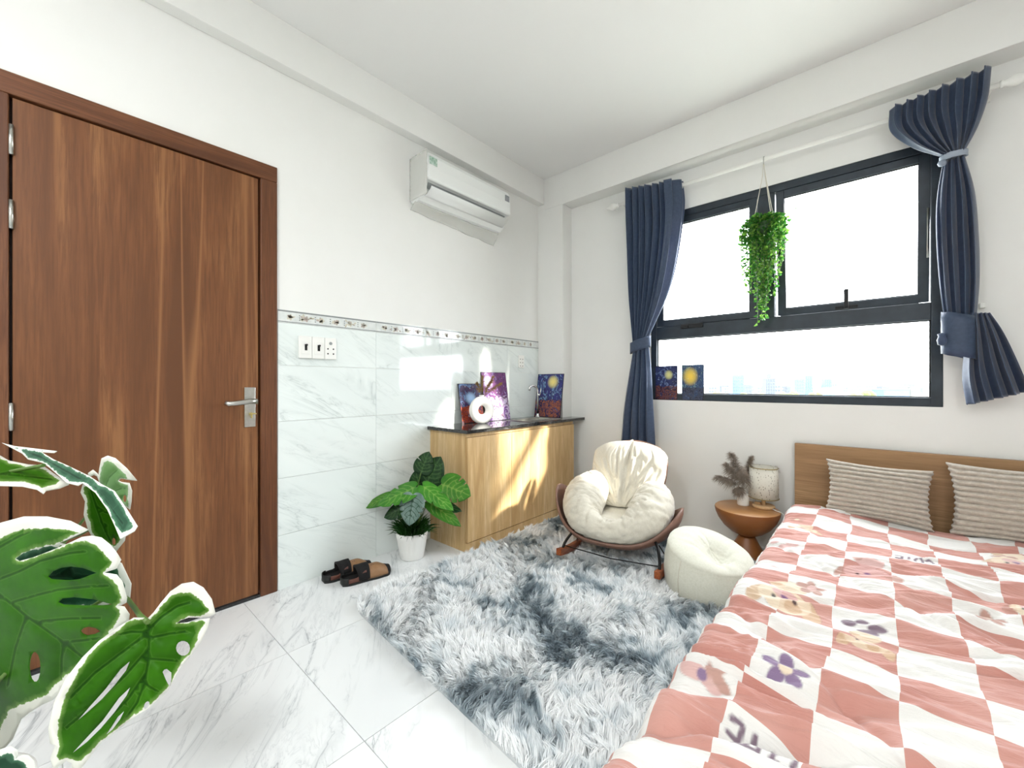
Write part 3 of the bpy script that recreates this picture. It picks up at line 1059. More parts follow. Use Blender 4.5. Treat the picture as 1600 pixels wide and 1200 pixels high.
# ------------------------------------------------------------------ slippers
def slipper(label, loc, rz):
    o = thing('slipper', label, 'slipper', loc, rz, 'pair of slippers on the tiles')
    # local: toe towards +y, length .27
    def foot(t):
        return lerp(.036, .043, sm(0, .2, t)) * (1 if t > .12 else math.sqrt(max(0., t / .12)) * .35 + .65) + .008 * math.exp(-((t - .72) / .18) ** 2) if t < .86 else .049 * math.sqrt(max(0., 1 - ((t - .86) / .145) ** 2)) + .001
    def ring(z, grow=0.):
        pts = []
        N = 22
        for i in range(N + 1):
            t = i / N
            pts.append((foot(t) + grow, -.135 + .27 * t, z))
        for i in range(N, -1, -1):
            t = i / N
            pts.append((-foot(t) - grow, -.135 + .27 * t, z))
        return pts
    def slab(z0, z1, g):
        m = MB()
        a, b_ = ring(z0, g), ring(z1, g)
        n = len(a)
        m.add(a + b_, [tuple(range(n)), tuple(range(2 * n - 1, n - 1, -1))] + [(i, (i + 1) % n, n + (i + 1) % n, n + i) for i in range(n)])
        return m
    slab(0, .012, .003).build('sole', M_sole, o, local=True)
    slab(.012, .020, .0).build('insole', M_felt, o, local=True)
    def upper(u, v):     # vamp over the front part
        t = lerp(.47, .985, v)
        w_ = foot(t) + .003
        a = math.pi * u
        h = .052 * (1 - sm(.45, 1.0, v) * .62) + .006
        return (w_ * math.cos(a), -.135 + .27 * t, .014 + h * math.sin(a) ** .8)
    up_ = MB().grid(upper, 17, 14).build('upper', M_tan, o, local=True, solid=.004)
    def cuff(u, v):
        t = lerp(.30, .52, v)
        w_ = foot(t) + .002 + .003 * math.sin(math.pi * v)
        a = math.pi * u
        return (w_ * math.cos(a), -.135 + .27 * t - .012 * math.sin(a) * (1 - v), .016 + (.070 + .004 * nz(u * 9, v * 5)) * math.sin(a) ** .7)
    MB().grid(cuff, 17, 4).build('lining', M_felt, o, local=True, solid=.008)
    def side(u, v):
        t = lerp(.08, .45, u)
        return t
    for sx in (-1, 1):
        rim = MB()
        rim.grid(lambda u, v: (sx * (foot(lerp(.10, .45, u)) + .002), -.135 + .27 * lerp(.10, .45, u), lerp(.014, .036 + .030 * sm(.4, 1, u), v)), 10, 4)
        rim.build('side_band', M_felt if sx < 0 else M_shoebrown, o, local=True, solid=.004)
    hb = MB().grid(lambda u, v: ((foot(.10) + .003) * math.cos(math.pi * (1 + u)), -.108 + .030 * math.sin(math.pi * (1 + u)), lerp(.010, .042, v)), 14, 4)
    hb.build('heel_cup', M_sole, o, local=True, solid=.004)
    bw = MB()
    for a in (-.5, .5, 2.6, 3.7):
        bw.tube([(0, .025, .066), (.014 * math.cos(a), .030 + .010 * math.sin(a), .072), (.030 * math.cos(a), .035 + .022 * math.sin(a), .062)], .0025, 6)
    bw.build('bow', M_shoebrown, o, local=True)
    def toe(u, v):
        t = lerp(.90, .99, v)
        a = math.pi * u
        w_ = foot(t) + .0045
        h = .052 * (1 - sm(.45, 1.0, (t - .40) / .585) * .62) + .009
        return (w_ * math.cos(a), -.135 + .27 * t, .014 + h * math.sin(a) ** .8)
    MB().grid(toe, 15, 5).build('toe_cap', M_felt, o, local=True, solid=.003)
    return o
slipper('tan and black slipper on the floor, the one nearer the wall', (-2.285, 1.135, 0), math.radians(-6))
slipper('tan and black slipper on the floor, the one nearer the rug', (-2.165, 1.185, 0), math.radians(-10))
# ------------------------------------------------------------------ shaggy rug
RUGQ = [(-1.935, .985), (-.28, .85), (-.28, 2.80), (-1.935, 2.95)]
def rugp(u, v):
    a, b_, c, d = [Vector((*p, 0)) for p in RUGQ]
    return a.lerp(b_, u).lerp(d.lerp(c, u), v)
rug = thing('shag_rug', 'shaggy rug mottled in white and slate grey on the tiled floor', 'rug', (-1.09, 1.93, 0))
def rug_mat(name, k=1.0):
    n = NT(name)
    v = n.coord(loc=(3.3, 1.2, 0), scale=(1, 1, .0))
    big = n.noise(v, 3.3, 4, .62, .9)
    med = n.noise(v, 13, 3, .6, .4)
    f = n.math('ADD', big, n.math('MULTIPLY', n.math('SUBTRACT', med, .5), .34))
    c = n.ramp(f, [(.30, S('#7f8e97')), (.39, S('#a2afb6')), (.455, S('#dde4e7')), (.58, S('#fbfdfd'))])
    if k != 1.: c = n.mix(1 - k, c, S('#555f66'))
    return n.set(c, .75, 0, .25)
ol = []
cr = .10
def rcorner(i, k):
    p0, p1, p2 = [Vector((*RUGQ[(i + d) % 4], 0)) for d in (-1, 0, 1)]
    a = p1 + (p0 - p1).normalized() * cr
    b_ = p1 + (p2 - p1).normalized() * cr
    t = k / 4
    return a.lerp(p1, t).lerp(p1.lerp(b_, t), t)
for i in range(4):
    for k in range(5):
        q = rcorner(i, k)
        ol.append((q.x, q.y))
MB().prism(ol, 2, .0005, .012).build('backing', rug_mat('rug_backing', .6), rug)
rs = np.random.RandomState(4)
NB = 190000
U, Vv = rs.rand(NB), rs.rand(NB)
P = [np.array(p) for p in RUGQ]
base = ((P[0][None] * (1 - U)[:, None] + P[1][None] * U[:, None]) * (1 - Vv)[:, None] + (P[3][None] * (1 - U)[:, None] + P[2][None] * U[:, None]) * Vv[:, None])
# rounded corners
keep = np.ones(NB, bool)
for cx_, cy_, su, sv in ((RUGQ[0][0], RUGQ[0][1], 1, 1), (RUGQ[3][0], RUGQ[3][1], 1, -1)):
    du, dv = (base[:, 0] - cx_) * su, (base[:, 1] - cy_) * sv
    inn = (du < .06) & (dv < .06)
    keep &= ~(inn & ((du - .06) ** 2 + (dv - .06) ** 2 > .06 ** 2))
# nothing stands up under the pouf and where the rockers press
keep &= np.hypot(base[:, 0] + .672, base[:, 1] - 2.325) > .212
ca_, sa_ = math.cos(math.radians(10)), math.sin(math.radians(10))
lx = (base[:, 0] + 1.265) * ca_ + (base[:, 1] - 2.44) * sa_
ly = -(base[:, 0] + 1.265) * sa_ + (base[:, 1] - 2.44) * ca_
for xr_ in (-.235, .335):
    keep &= ~((np.abs(lx - xr_) < .020) & (np.abs(ly) < .30))
base = base[keep]
NB = len(base)
# clumps
G_ = .030
gi = np.floor(base / G_).astype(int)
def hsh(a, b_, s):
    v = np.sin(a * 127.1 + b_ * 311.7 + s * 74.7) * 43758.5453
    return v - np.floor(v)
cc = (gi + np.stack([hsh(gi[:, 0], gi[:, 1], 1), hsh(gi[:, 0], gi[:, 1], 2)], 1)) * G_
fx_, fy_ = base[:, 0], base[:, 1]
ang = 2.2 * np.sin(fx_ * 5.1 + 1.3 * np.sin(fy_ * 4.3)) + 1.8 * np.cos(fy_ * 6.2 + 1.1 * np.sin(fx_ * 3.7)) - 1.2
ang = ang + (hsh(gi[:, 0], gi[:, 1], 3) - .5) * 2.6
ln = .034 * (.55 + .75 * rs.rand(NB)) * (.7 + .6 * hsh(gi[:, 0], gi[:, 1], 5))
lean = .022 + .020 * hsh(gi[:, 0], gi[:, 1], 4)
tip = np.zeros((NB, 3))
tip[:, :2] = base + (cc - base) * .55 + np.stack([np.cos(ang), np.sin(ang)], 1) * lean[:, None] + rs.randn(NB, 2) * .005
tip[:, 2] = .012 + ln
b3 = np.concatenate([base, np.full((NB, 1), .008)], 1)
mid = b3 * .5 + tip * .5
mid[:, 2] += .007
mid[:, :2] -= np.stack([np.cos(ang), np.sin(ang)], 1) * (lean * .22)[:, None]
wa = rs.rand(NB) * 6.283
wv = np.stack([np.cos(wa), np.sin(wa), np.zeros(NB)], 1) * (.0011 + .0010 * rs.rand(NB))[:, None]
vs3 = np.stack([b3 - wv, b3 + wv, mid + wv, mid - wv, tip], 1).reshape(-1, 3) - np.array(WORLD[rug.name])[None]
me = bpy.data.meshes.new('pile')
nv = NB * 5
me.vertices.add(nv)
me.vertices.foreach_set('co', vs3.astype(np.float32).ravel())
q = np.arange(NB) * 5
loops = np.stack([q, q + 1, q + 2, q + 3, q + 3, q + 2, q + 4], 1).ravel()
me.loops.add(len(loops))
me.loops.foreach_set('vertex_index', loops.astype(np.int32))
me.polygons.add(NB * 2)
ls = np.stack([np.arange(NB) * 7, np.arange(NB) * 7 + 4], 1).ravel()
me.polygons.foreach_set('loop_start', ls.astype(np.int32))
me.polygons.foreach_set('use_smooth', np.ones(NB * 2, bool))
me.update(calc_edges=True)
me.materials.append(rug_mat('rug_pile'))
pile = bpy.data.objects.new('pile', me)
COL.objects.link(pile)
pile.parent = rug
tag(pile, kind='stuff')

# ------------------------------------------------------------------ rocking chair
ZR = .020          # sits on the rug's backing and pile
ch = thing('rocking_chair', 'low rocking chair with puffy cream cushions, brown shell and wooden rockers', 'chair', (-1.265, 2.44, 0), math.radians(10))
def wr(p, f, a, s=0.):
    return a * (abs(nz(p[0] * f, p[1] * f, p[2] * f + s)) * 2 - .5)
# shell: bowl
def shell(u, v):
    th = 2 * math.pi * u
    s, c = math.sin(th), math.cos(th)
    rimx, rimy = .405 * s, -.285 * c if c > 0 else -.26 * c
    rimz = .165 + (.235 if s < 0 else .190) * abs(s) ** 3.5 + (.10 * c * c if c < 0 else 0)
    r = math.sin(v * math.pi / 2)
    return (rimx * (.25 + .75 * r) - .006, rimy * (.25 + .75 * r) + .0, lerp(.105, rimz, v ** 1.8))
MB().grid(shell, 56, 12, closeu=True).build('seat_shell', M_shell, ch, local=True, solid=.012)
def bshell(u, v):
    a = (u - .5) * 2
    w_ = lerp(.20, .245, sm(0, .6, v)) * (1 - .25 * sm(.75, 1, v))
    return (.012 + a * w_, .17 + .20 * v + .07 * (1 - a * a) - .02, .24 + .445 * v - .03 * a * a * sm(.6, 1, v))
MB().grid(bshell, 18, 16).build('back_shell', M_shell, ch, local=True, solid=.012)
# ring cushion
RING = [(-.15, .20, .400, .095), (-.195, .11, .385, .120), (-.210, .0, .350, .138), (-.195, -.10, .295, .130), (-.135, -.185, .240, .098), (0.0, -.225, .215, .074), (.135, -.185, .236, .094), (.205, -.10, .285, .125), (.222, .005, .335, .130), (.205, .11, .365, .115), (.16, .20, .38, .092)]
def ring_grid(nu=170, nv=44):
    path = cat_rom(RING, nu)
    V = []
    for i, p in enumerate(path):
        a, b_ = path[max(0, i - 1)], path[min(nu - 1, i + 1)]
        t = Vector(b_[:3] - a[:3]).normalized()
        s = t.cross(UP).normalized()
        n2 = s.cross(t)
        endf = math.sqrt(clamp(min(i, nu - 1 - i) / 12.))
        for j in range(nv):
            th = 2 * math.pi * j / nv
            d = s * math.cos(th) + n2 * math.sin(th) * .95
            q = Vector(p[:3])
            al = i / nu * 26
            wrk = -.016 * max(0., 1 - abs(nz(al * .8 + .5 * math.sin(th), math.cos(th) * 1.3, math.sin(th) * 1.3)) * 7) * (.4 + .6 * abs(math.sin(th))) + .007 * nz(al * .5, th * .8, 4) - .006 * max(0., 1 - abs(nz(al * 1.9, math.cos(th) * 2.2, 3 + math.sin(th) * 2.2)) * 6)
            V.append(q + d * (p[3] * (.25 + .75 * endf) + wrk))
    f = []
    for i in range(nu - 1):
        for j in range(nv):
            f.append((i * nv + j, i * nv + (j + 1) % nv, (i + 1) * nv + (j + 1) % nv, (i + 1) * nv + j))
    m = MB()
    m.add(V, f, 0, True)
    m.add(V[:nv], [tuple(range(nv))], 0, True)
    m.add(V[-nv:], [tuple(range(nv - 1, -1, -1))], 0, True)
    return m, path
rg_m, rpath = ring_grid()
rc = rg_m.build('ring_cushion', M_cream, ch, local=True)
M_piping = plain('cream_piping', '#cfc8b8', .8)
pp = []
for i in range(14, len(rpath) - 14, 2):
    a, b_ = rpath[i - 1], rpath[i + 1]
    t = Vector(b_[:3] - a[:3]).normalized()
    s = t.cross(UP).normalized()
    n2 = s.cross(t)
    th = math.radians(158)
    pp.append(Vector(rpath[i][:3]) + (s * -math.cos(th) * -1 + n2 * math.sin(th) * -.2) * (rpath[i][3] * 1.03))
MB().tube(pp, .0045, 6).build('piping', M_piping, rc, local=True)
# seat pad
def seat(u, v):
    x, y = (u - .5) * .36, (v - .5) * .40
    e = (1 - (2 * u - 1) ** 4) * (1 - (2 * v - 1) ** 4)
    return (x + .01, y, .165 + .075 * e - .05 * math.exp(-((x) ** 2 + (y - .02) ** 2) / .01) * 0 + .008 * nz(x * 18, y * 18, 2) + .05 * sm(.55, 1, v))
MB().grid(seat, 26, 26).build('seat_pad', M_cream, ch, local=True, solid=.03)
# back cushion
def backc(front):
    def f(u, v):
        a, h = (u - .5) * 2, v
        w_ = lerp(.215, .252, sm(0, .55, h))
        # rounded top
        e = clamp(1 - max(0., (h - .80) / .20) ** 2 * .32)
        edge = (1 - abs(a) ** 3.2) ** .5 if abs(a) < 1 else 0
        tb = (max(0., 1 - ((h - .5) / .5) ** 6)) ** .5
        T = .085 * edge * tb
        seam = .030 * math.exp(-(a / .07) ** 2) * (1 if front else 0) * sm(-.1, .3, h)
        rad = math.hypot(a * 1.2, (h - .05) * 1.6)
        an = math.atan2(a, h + .12)
        wrk = -.022 * max(0., 1 - abs(nz(an * 3.4 + (7 if a > 0 else 0), rad * .8, 3.)) * 6) * edge * tb * sm(.05, .35, rad) * (1.2 - h * .6) - .010 * max(0., 1 - abs(nz(an * 7 + (3 if a > 0 else 0), rad * 1.5, 6.)) * 5) * edge * tb + .008 * nz(a * 3, h * 4, 9.)
        off = -(T - seam + (wrk if front else 0)) if front else T * .5
        x = .008 + a * w_ * e - .012 * h * max(0., -a)
        yb = .115 + .205 * h
        return (x, yb + off * .92, .285 + .405 * h - off * -.38 * 1.0 + (-.025 * a * a * sm(.6, 1, h)))
    return f
m = MB()
m.grid(backc(True), 90, 80)
m.grid(backc(False), 90, 80)
m.build('back_cushion', M_cream, ch, local=True)
MB().tube([(0.008 - .002, .115 + .205 * h - .052 * (1 - ((h - .5) / .5) ** 6) ** .5 * .92, .285 + .405 * h - .026 * (1 - ((h - .5) / .5) ** 6) ** .5) for h in [.08 + .84 * k / 12 for k in range(13)]], .004, 6).build('seam', M_piping, ch, local=True)
# rockers, legs, brace
for sx in (-1, 1):
    xr = .285 * sx + .050
    m = MB()
    pth = [(xr, y, ZR + .024 + .33 * y * y) for y in [(-.385 + .72 * k / 14) for k in range(15)]]
    V, f = [], []
    for i, p in enumerate(pth):
        V += [(p[0] - .016, p[1], p[2] - .021), (p[0] + .016, p[1], p[2] - .021), (p[0] + .016, p[1], p[2] + .021), (p[0] - .016, p[1], p[2] + .021)]
    for i in range(14):
        for j in range(4):
            f.append((i * 4 + j, i * 4 + (j + 1) % 4, i * 4 + 4 + (j + 1) % 4, i * 4 + 4 + j))
    m.add(V, f).add(V[:4], [(0, 1, 2, 3)]).add(V[-4:], [(3, 2, 1, 0)])
    m.build('rocker', M_rocker, ch, local=True, bevel=.004)
    MB().tube([tuple(p) for p in cat_rom([(xr, -.325, ZR + .075), (xr - .008 * sx, -.285, .135), (xr - .045 * sx, -.20, .192), (xr - .12 * sx, -.14, .185)], 10)], .0085, 8).build('leg', M_blackmetal, ch, local=True)
    MB().tube([tuple(p) for p in cat_rom([(xr, .22, ZR + .07), (xr - .02 * sx, .19, .16), (xr - .10 * sx, .13, .20)], 8)], .0085, 8).build('leg', M_blackmetal, ch, local=True)
    MB().tube([(xr, -.10, ZR + .05), (xr - .035 * sx, -.17, .17)], .004, 6).build('brace', M_blackmetal, ch, local=True)
MB().tube([(-.237, -.30, .105), (.05, -.28, .080), (.335, -.30, .105)], .0035, 6).build('crossbar', M_blackmetal, ch, local=True)

# ------------------------------------------------------------------ pouf
pcx = Vector((-.672, 2.325, 0))
pf = thing('pouf', 'cream canvas bean-bag pouf with a dented top, on the rug beside the bed', 'pouf', pcx)
R0 = .222
def pouf_side(u, v):
    th = 2 * math.pi * u
    s = math.cos(th - math.radians(150))           # high on the far-left side
    H0 = .212 + .048 * s
    r = R0 * (1 + .03 * math.sin(3 * th + 1)) * (1 + .045 * math.sin(math.pi * v * .9)) * (1 - .07 * v ** 3)
    z = .022 + (H0 - .022) * v
    w_ = .007 * (abs(nz(math.cos(th) * 5, math.sin(th) * 5, v * 2.5)) * 2 - .5) * v
    return pcx + Vector(((r + w_) * math.cos(th), (r + w_) * math.sin(th), z))
def pouf_top(u, v):
    th = 2 * math.pi * u
    rim = pouf_side(u, 1.) - pcx
    k = math.cos(v * math.pi / 2)
    p = pcx + Vector((rim.x * k, rim.y * k, 0))
    d = Vector((p.x - (pcx.x + .050), p.y - (pcx.y - .045)))
    dome = .055 * math.sin(v * math.pi / 2)
    dent = .070 * math.exp(-(d.length / .075) ** 2)
    an = math.atan2(d.y, d.x)
    wrk = -.016 * max(0., 1 - abs(nz(math.cos(an) * 2.6, math.sin(an) * 2.6, d.length * 3 + 5)) * 5) * math.exp(-d.length / .12) * sm(0, .3, v) + .006 * nz(p.x * 20, p.y * 20, 3) * v
    tilt = .045 * ((p - pcx).xy.dot(Vector((-.866, .5))) / R0)
    return Vector((p.x, p.y, lerp(rim.z, .212 + tilt, sm(0, .6, v)) + dome - dent * sm(0, .3, v) + wrk))
m = MB()
m.grid(pouf_side, 64, 14, closeu=True)
m.grid(pouf_top, 64, 30, closeu=True)
m.add([pcx + Vector((R0 * math.cos(2 * math.pi * k / 64), R0 * math.sin(2 * math.pi * k / 64), .022)) for k in range(64)], [tuple(range(64))])
pb = m.build('cover', M_pouf, pf, sub=1)
for deg in (250, 330, 170):
    sea = MB()
    a = deg / 360
    sea.tube([pouf_side(a, k / 10) * 1.0 + (pouf_side(a, k / 10) - pcx - Vector((0, 0, pouf_side(a, k / 10).z))) * .004 for k in range(11)], .0018, 5)
    sea.build('seam', M_piping, pf)

# ------------------------------------------------------------------ side table, lamp, small vase
tc = Vector((-.632, 2.985, 0))
tb = thing('side_table', 'round brown hourglass side table between the chair and the bed', 'side table', tc)
ZT = .302
MB().lathe([(.0, ZT), (.180, ZT), (.185, ZT - .004)], tc, 64).build('table_top', M_tabletop, tb)
MB().lathe([(.185, ZT - .004), (.187, ZT - .012), (.182, ZT - .033), (.166, ZT - .072), (.136, ZT - .115), (.095, ZT - .150), (.056, ZT - .170), (.045, ZT - .176), (.0, ZT - .176)], tc, 64).build('bowl', M_tablewood, tb)
MB().lathe([(.0, ZT - .1765), (.045, ZT - .1765), (.050, ZT - .188), (.066, ZT - .22), (.092, .036), (.113, .009), (.115, 0), (0, 0)], tc, 64).build('foot', M_tablewood, tb)
lc = Vector((-.552, 3.060, ZT + .0005))
lp_ = thing('table_lamp', 'small table lamp with a speckled white shade and pale wooden base', 'table lamp', lc)
MB().lathe([(0, 0), (.060, 0), (.064, .004), (.064, .014), (.060, .018), (0, .018)], lc, 36).build('base', M_lampwood, lp_)
MB().lathe([(.012, .018), (.012, .09), (0, .09)], lc, 16).build('stem', M_lampwood, lp_)
MB().box(lc.x - .050, lc.x - .015, lc.y - .012, lc.y + .008, lc.z + .018, lc.z + .030).build('switch', M_lampwood, lp_, bevel=.003)
n = NT('speckled_shade')
v = n.coord(scale=(1, 1, .6))
vo = n.n('TexVoronoi', distance='MANHATTAN')
n.l(v, vo.inputs['Vector'])
vo.inputs['Scale'].default_value = 95
cshade = n.mix(n.ramp(vo.outputs['Distance'], [(.26, 1.), (.36, 0.)]), S('#f3f0e6'), S('#a9a294'))
n.set(cshade, .8, 0, .2)
t_ = n.n('BsdfTranslucent'); n.inp(t_, 'Color', cshade)
mx = n.n('MixShader'); mx.inputs[0].default_value = .35
n.l(n.b.outputs[0], mx.inputs[1]); n.l(t_.outputs[0], mx.inputs[2]); n.l(mx.outputs[0], n.out.inputs['Surface'])
sh = MB().lathe([(.083, .064), (.081, .16), (.079, .262)], lc, 40).build('shade', n.mat, lp_, solid=.002)
M_gold = plain('brass_trim', '#9c8a5a', .4, .6)
for (r, z) in ((.0845, .066), (.0805, .260)):
    MB().tube([lc + Vector((r * math.cos(k * math.pi / 20), r * math.sin(k * math.pi / 20), z)) for k in range(41)], .0028, 6).build('trim', M_gold, lp_)
MB().lathe([(0, .10), (.022, .10), (.030, .125), (.026, .16), (0, .17)], lc, 16).build('bulb', M_white, lp_)
cd = [lc + Vector((.055, -.03, .008)), lc + Vector((.082, -.05, .004)), lc + Vector((.112, -.05, -.006)), lc + Vector((.124, -.03, -.05)), lc + Vector((.126, .04, -.16)), lc + Vector((.12, .07, -.295))]
MB().tube([tuple(p) for p in cat_rom(cd, 24)], .0026, 6).build('power_cord', M_white, lp_)
sc_ = Vector((-.664, 3.035, ZT + .0005))
sv = thing('bottle_vase', 'small white bottle vase on the side table', 'vase', sc_)
MB().lathe([(0, 0), (.032, 0), (.035, .005), (.035, .062), (.030, .074), (.016, .080), (.015, .098), (.018, .101), (.012, .100), (.012, .06), (0, .05)], sc_, 32).build('body', M_vase, sv)
pg = thing('pampas_grass', 'grey-brown dried pampas plumes in the small white vase', 'dried grass', sc_ + Vector((0, 0, .10)))
m, st_ = MB(), MB()
for i, (px_, py_, dd, wd) in enumerate(((1143, 698, .02, .045), (1120, 736, -.05, .035), (1150, 762, -.08, .034), (1174, 706, .03, .03), (1210, 722, .02, .035), (1160, 728, -.06, .05), (1134, 716, .0, .04))):
    tp = at(px_, py_, 2.69 + dd * .6)
    b_ = sc_ + Vector((0, 0, .095))
    s0 = b_.lerp(tp, .25) + Vector((0, 0, .01))
    plume(m, s0, tp, wd * 1.9, 800, .9, 0, 40 + i)
    st_.tube([b_ + Vector((0, 0, -.03)), b_, s0, b_.lerp(tp, .6)], .0014, 5)
st_.build('stalk', M_pampas, pg)
tag(m.build('plumes', M_pampas, pg, weld=False), kind='stuff')

# ------------------------------------------------------------------ bed
bed = thing('bed', 'low double bed frame with a plain wooden headboard under the window', 'bed', (.45, 2.0, 0))
MB().box(-.395, 1.36, 3.135, 3.172, 0, .725).build('headboard', M_headwood, bed, bevel=.002)
MB().box(-.20, 1.20, .95, 3.135, 0.0, .14).build('base', M_headwood, bed)
mt = MB().box(-.31, 1.27, .72, 3.125, .141, .315).build('mattress', plain('mattress_cloth', '#efece6', .9), None, bevel=.04, seg=4)
tag(mt, 'thick white mattress hidden under the checked duvet', 'mattress')

# duvet
XLE, XRE, YFE, YHE = -.345, 1.31, .70, 2.975
def seamline(x, y, a, b_, wd):
    d, t = seg_d((x, y), a, b_)
    return math.exp(-(d / wd) ** 2)
SEAMS = [((-.40, 1.53), (.42, .79), .014, .014), ((-.36, .865), (.35, 1.30), .022, .016), ((.10, 1.86), (.75, 1.27), .014, .012), ((-.36, 1.60), (.75, 2.28), .012, .014), ((-.38, 2.25), (.15, 1.80), .012, .012), ((.15, 1.80), (.10, 1.86), .01, .012), ((.35, 1.30), (1.2, 1.82), .016, .013), ((-.36, 2.36), (.6, 2.93), .012, .012)]
def H(x, y):
    q_, r_ = y - .24 * x, x + .24 * y
    z = .350 + .020 * nz(x * 2.4, y * 2.1, 1.)
    g1 = .45 + .55 * sm(-.25, .35, nz(x * 1.7, y * 1.7, 21.))
    w1 = 1 - abs(nz(r_ * 1.7, q_ * 6.5 + .6 * nz(x * 3, y * 3), 3.)) * 2.4
    w2 = 1 - abs(nz(r_ * 3.4, q_ * 15 + .8 * nz(x * 5, y * 5, 4), 8.)) * 2.4
    w3 = 1 - abs(nz(r_ * 6, q_ * 30 + nz(x * 8, y * 8, 5), 13.)) * 2.6
    z += g1 * (.028 * w1 + .017 * w2) + g1 * .0060 * w3
    for a, b_, dp, wd in SEAMS:
        z -= dp * seamline(x, y, a, b_, wd)
    z += .030 * math.exp(-(((x + .22) / .14) ** 2 + ((y - 2.78) / .12) ** 2))     # bunched corner at the head
    return z
def duv(s, t, off=0.):
    "fabric coordinates -> point on the duvet"
    xs, ys = clamp(s, XLE, XRE), clamp(t, YFE, YHE)
    z = H(xs, ys)
    x, y = xs, ys
    r = .055
    for side, d in ((-1, XLE - s), (1, s - XRE)):
        if d > 0:
            fl = .10 + .32 * (1 - sm(.8, 1.25, t)) + .22 * sm(2.55, 2.85, t)
            a = min(d / r, math.pi / 2)
            ex = max(0., d - r * math.pi / 2)
            x = xs + side * (r * math.sin(a) + fl * ex + .018 * sm(0, .2, d) * nz(t * 7, 2.2))
            z = z - r * (1 - math.cos(a)) - ex * math.sqrt(1 - min(.9, fl) ** 2 * .5)
    d = YFE - t
    if d > 0:
        a = min(d / r, math.pi / 2)
        ex = max(0., d - r * math.pi / 2)
        y = ys - r * math.sin(a) - .1 * ex
        z = z - r * (1 - math.cos(a)) - ex
    if t > YHE:
        z -= min(.05, (t - YHE) * 1.2)
        y = ys + (t - YHE) * .3
    return Vector((x, y, max(z + off, .060 + off)))
S0, S1, T0_, T1_ = XLE - .285, XRE + .30, YFE - .26, YHE + .05
NU, NVv = 480, 640
V = []
UVs = []
for j in range(NVv):
    t = lerp(T0_, T1_, j / (NVv - 1))
    for i in range(NU):
        k = i / (NU - 1)
        s = lerp(S0, S1, k * .55 + .45 * k * k)          # finer near the camera side
        V.append(duv(s, t))
        UVs.append((s + .016 * nz(s * 5, t * 6, 31.), t + .024 * nz(s * 4, t * 7, 37.)))
f = [(j * NU + i, j * NU + i + 1, (j + 1) * NU + i + 1, (j + 1) * NU + i) for j in range(NVv - 1) for i in range(NU - 1)]
dv_root = thing('duvet', 'pink and white checked duvet printed with flowers and puppies, over the bed', 'duvet', (.45, 1.85, .0))
me = bpy.data.meshes.new('cover')
me.from_pydata([p - WORLD[dv_root.name] for p in V], [], f)
me.polygons.foreach_set('use_smooth', [True] * len(f))
uvl = me.uv_layers.new(name='fabric')
li = np.zeros(len(me.loops), np.int32)
me.loops.foreach_get('vertex_index', li)
uvl.data.foreach_set('uv', np.array(UVs, np.float32)[li].ravel())
PITCH, U0, V0 = .1445, -.105, 1.30
n = NT('checked_cotton')
uv = n.n('UVMap', uv_map='fabric').outputs[0]
mp = n.n('Mapping')
mp.inputs['Scale'].default_value = (1 / PITCH, 1 / PITCH, 1)
mp.inputs['Location'].default_value = (-U0 / PITCH + 20, -V0 / PITCH + 20, .5)
n.l(uv, mp.inputs[0])
ckr = n.n('TexChecker')
n.l(mp.outputs[0], ckr.inputs['Vector'])
ckr.inputs['Scale'].default_value = 1.0
sep = n.n('SeparateXYZ')
n.l(uv, sep.inputs[0])
pinkv = n.mix(n.ramp(n.noise(uv, 4, 3, .6), [(.35, 0.), (.65, 1.)]), S('#bd857a'), S('#c7958a'))
c = n.mix(ckr.outputs['Fac'], S('#e2e0dc'), pinkv)
pat = n.n('Attribute', attribute_name='print')
c = n.mix(n.math('MULTIPLY', pat.outputs['Alpha'], .88), c, pat.outputs['Color'])
hem = n.math('LESS_THAN', sep.outputs[0], XLE - .205)
c = n.mix(hem, c, S('#f2f0e6'))
n.set(c, .8, 0, .25)
n.set(**{'Sheen Weight': .25, 'Sheen Roughness': .5})
mpw = n.n('Mapping')
mpw.inputs['Rotation'].default_value = (0, 0, math.radians(-13))
n.l(uv, mpw.inputs[0])
mpw2 = n.n('Mapping')
mpw2.inputs['Scale'].default_value = (7, 42, 1)
n.l(mpw.outputs[0], mpw2.inputs[0])
n.bump(n.noise(mpw2.outputs[0], 1.0, 4, .62, .6), .55, .016)
me.materials.append(n.mat)
cover = bpy.data.objects.new('cover', me)
COL.objects.link(cover)
cover.parent = dv_root
sl = cover.modifiers.new('solid', 'SOLIDIFY')
sl.thickness, sl.offset = .012, -1

PRINTS = []          # flat prints on the fabric, painted in order of layer
def ell(mb, s, t, rs_, rt, ang=0., m=0, lay=0):
    PRINTS.append((lay, 'e', (s, t, rs_, rt, ang), m))
def stroke(mb, pts, wd, m=0, lay=0):
    PRINTS.append((lay, 's', ([tuple(q) for q in cat_rom(pts, max(8, len(pts) * 5))], wd), m))
INK = [S(c) for c in ('#715180', '#241d20', '#64465e', '#b08274', '#dfccb2', '#cfa5a0', '#c9ab8b')]
def cell(c, r): return (U0 + PITCH * (c + .5), V0 + PITCH * (r + .5))
def flower(c, r, petal=0, heart=4, rad=.036, dx=0., dy=0., n=5):
    s, t = cell(c, r)
    s, t = s + dx, t + dy
    m = MB()
    for k in range(n):
        a = 2 * math.pi * k / n + .4
        ell(m, s + rad * .80 * math.cos(a), t + rad * .80 * math.sin(a), rad * .58, rad * .42, a, petal, 0)
    ell(m, s, t, rad * .40, rad * .40, 0, heart, 1)
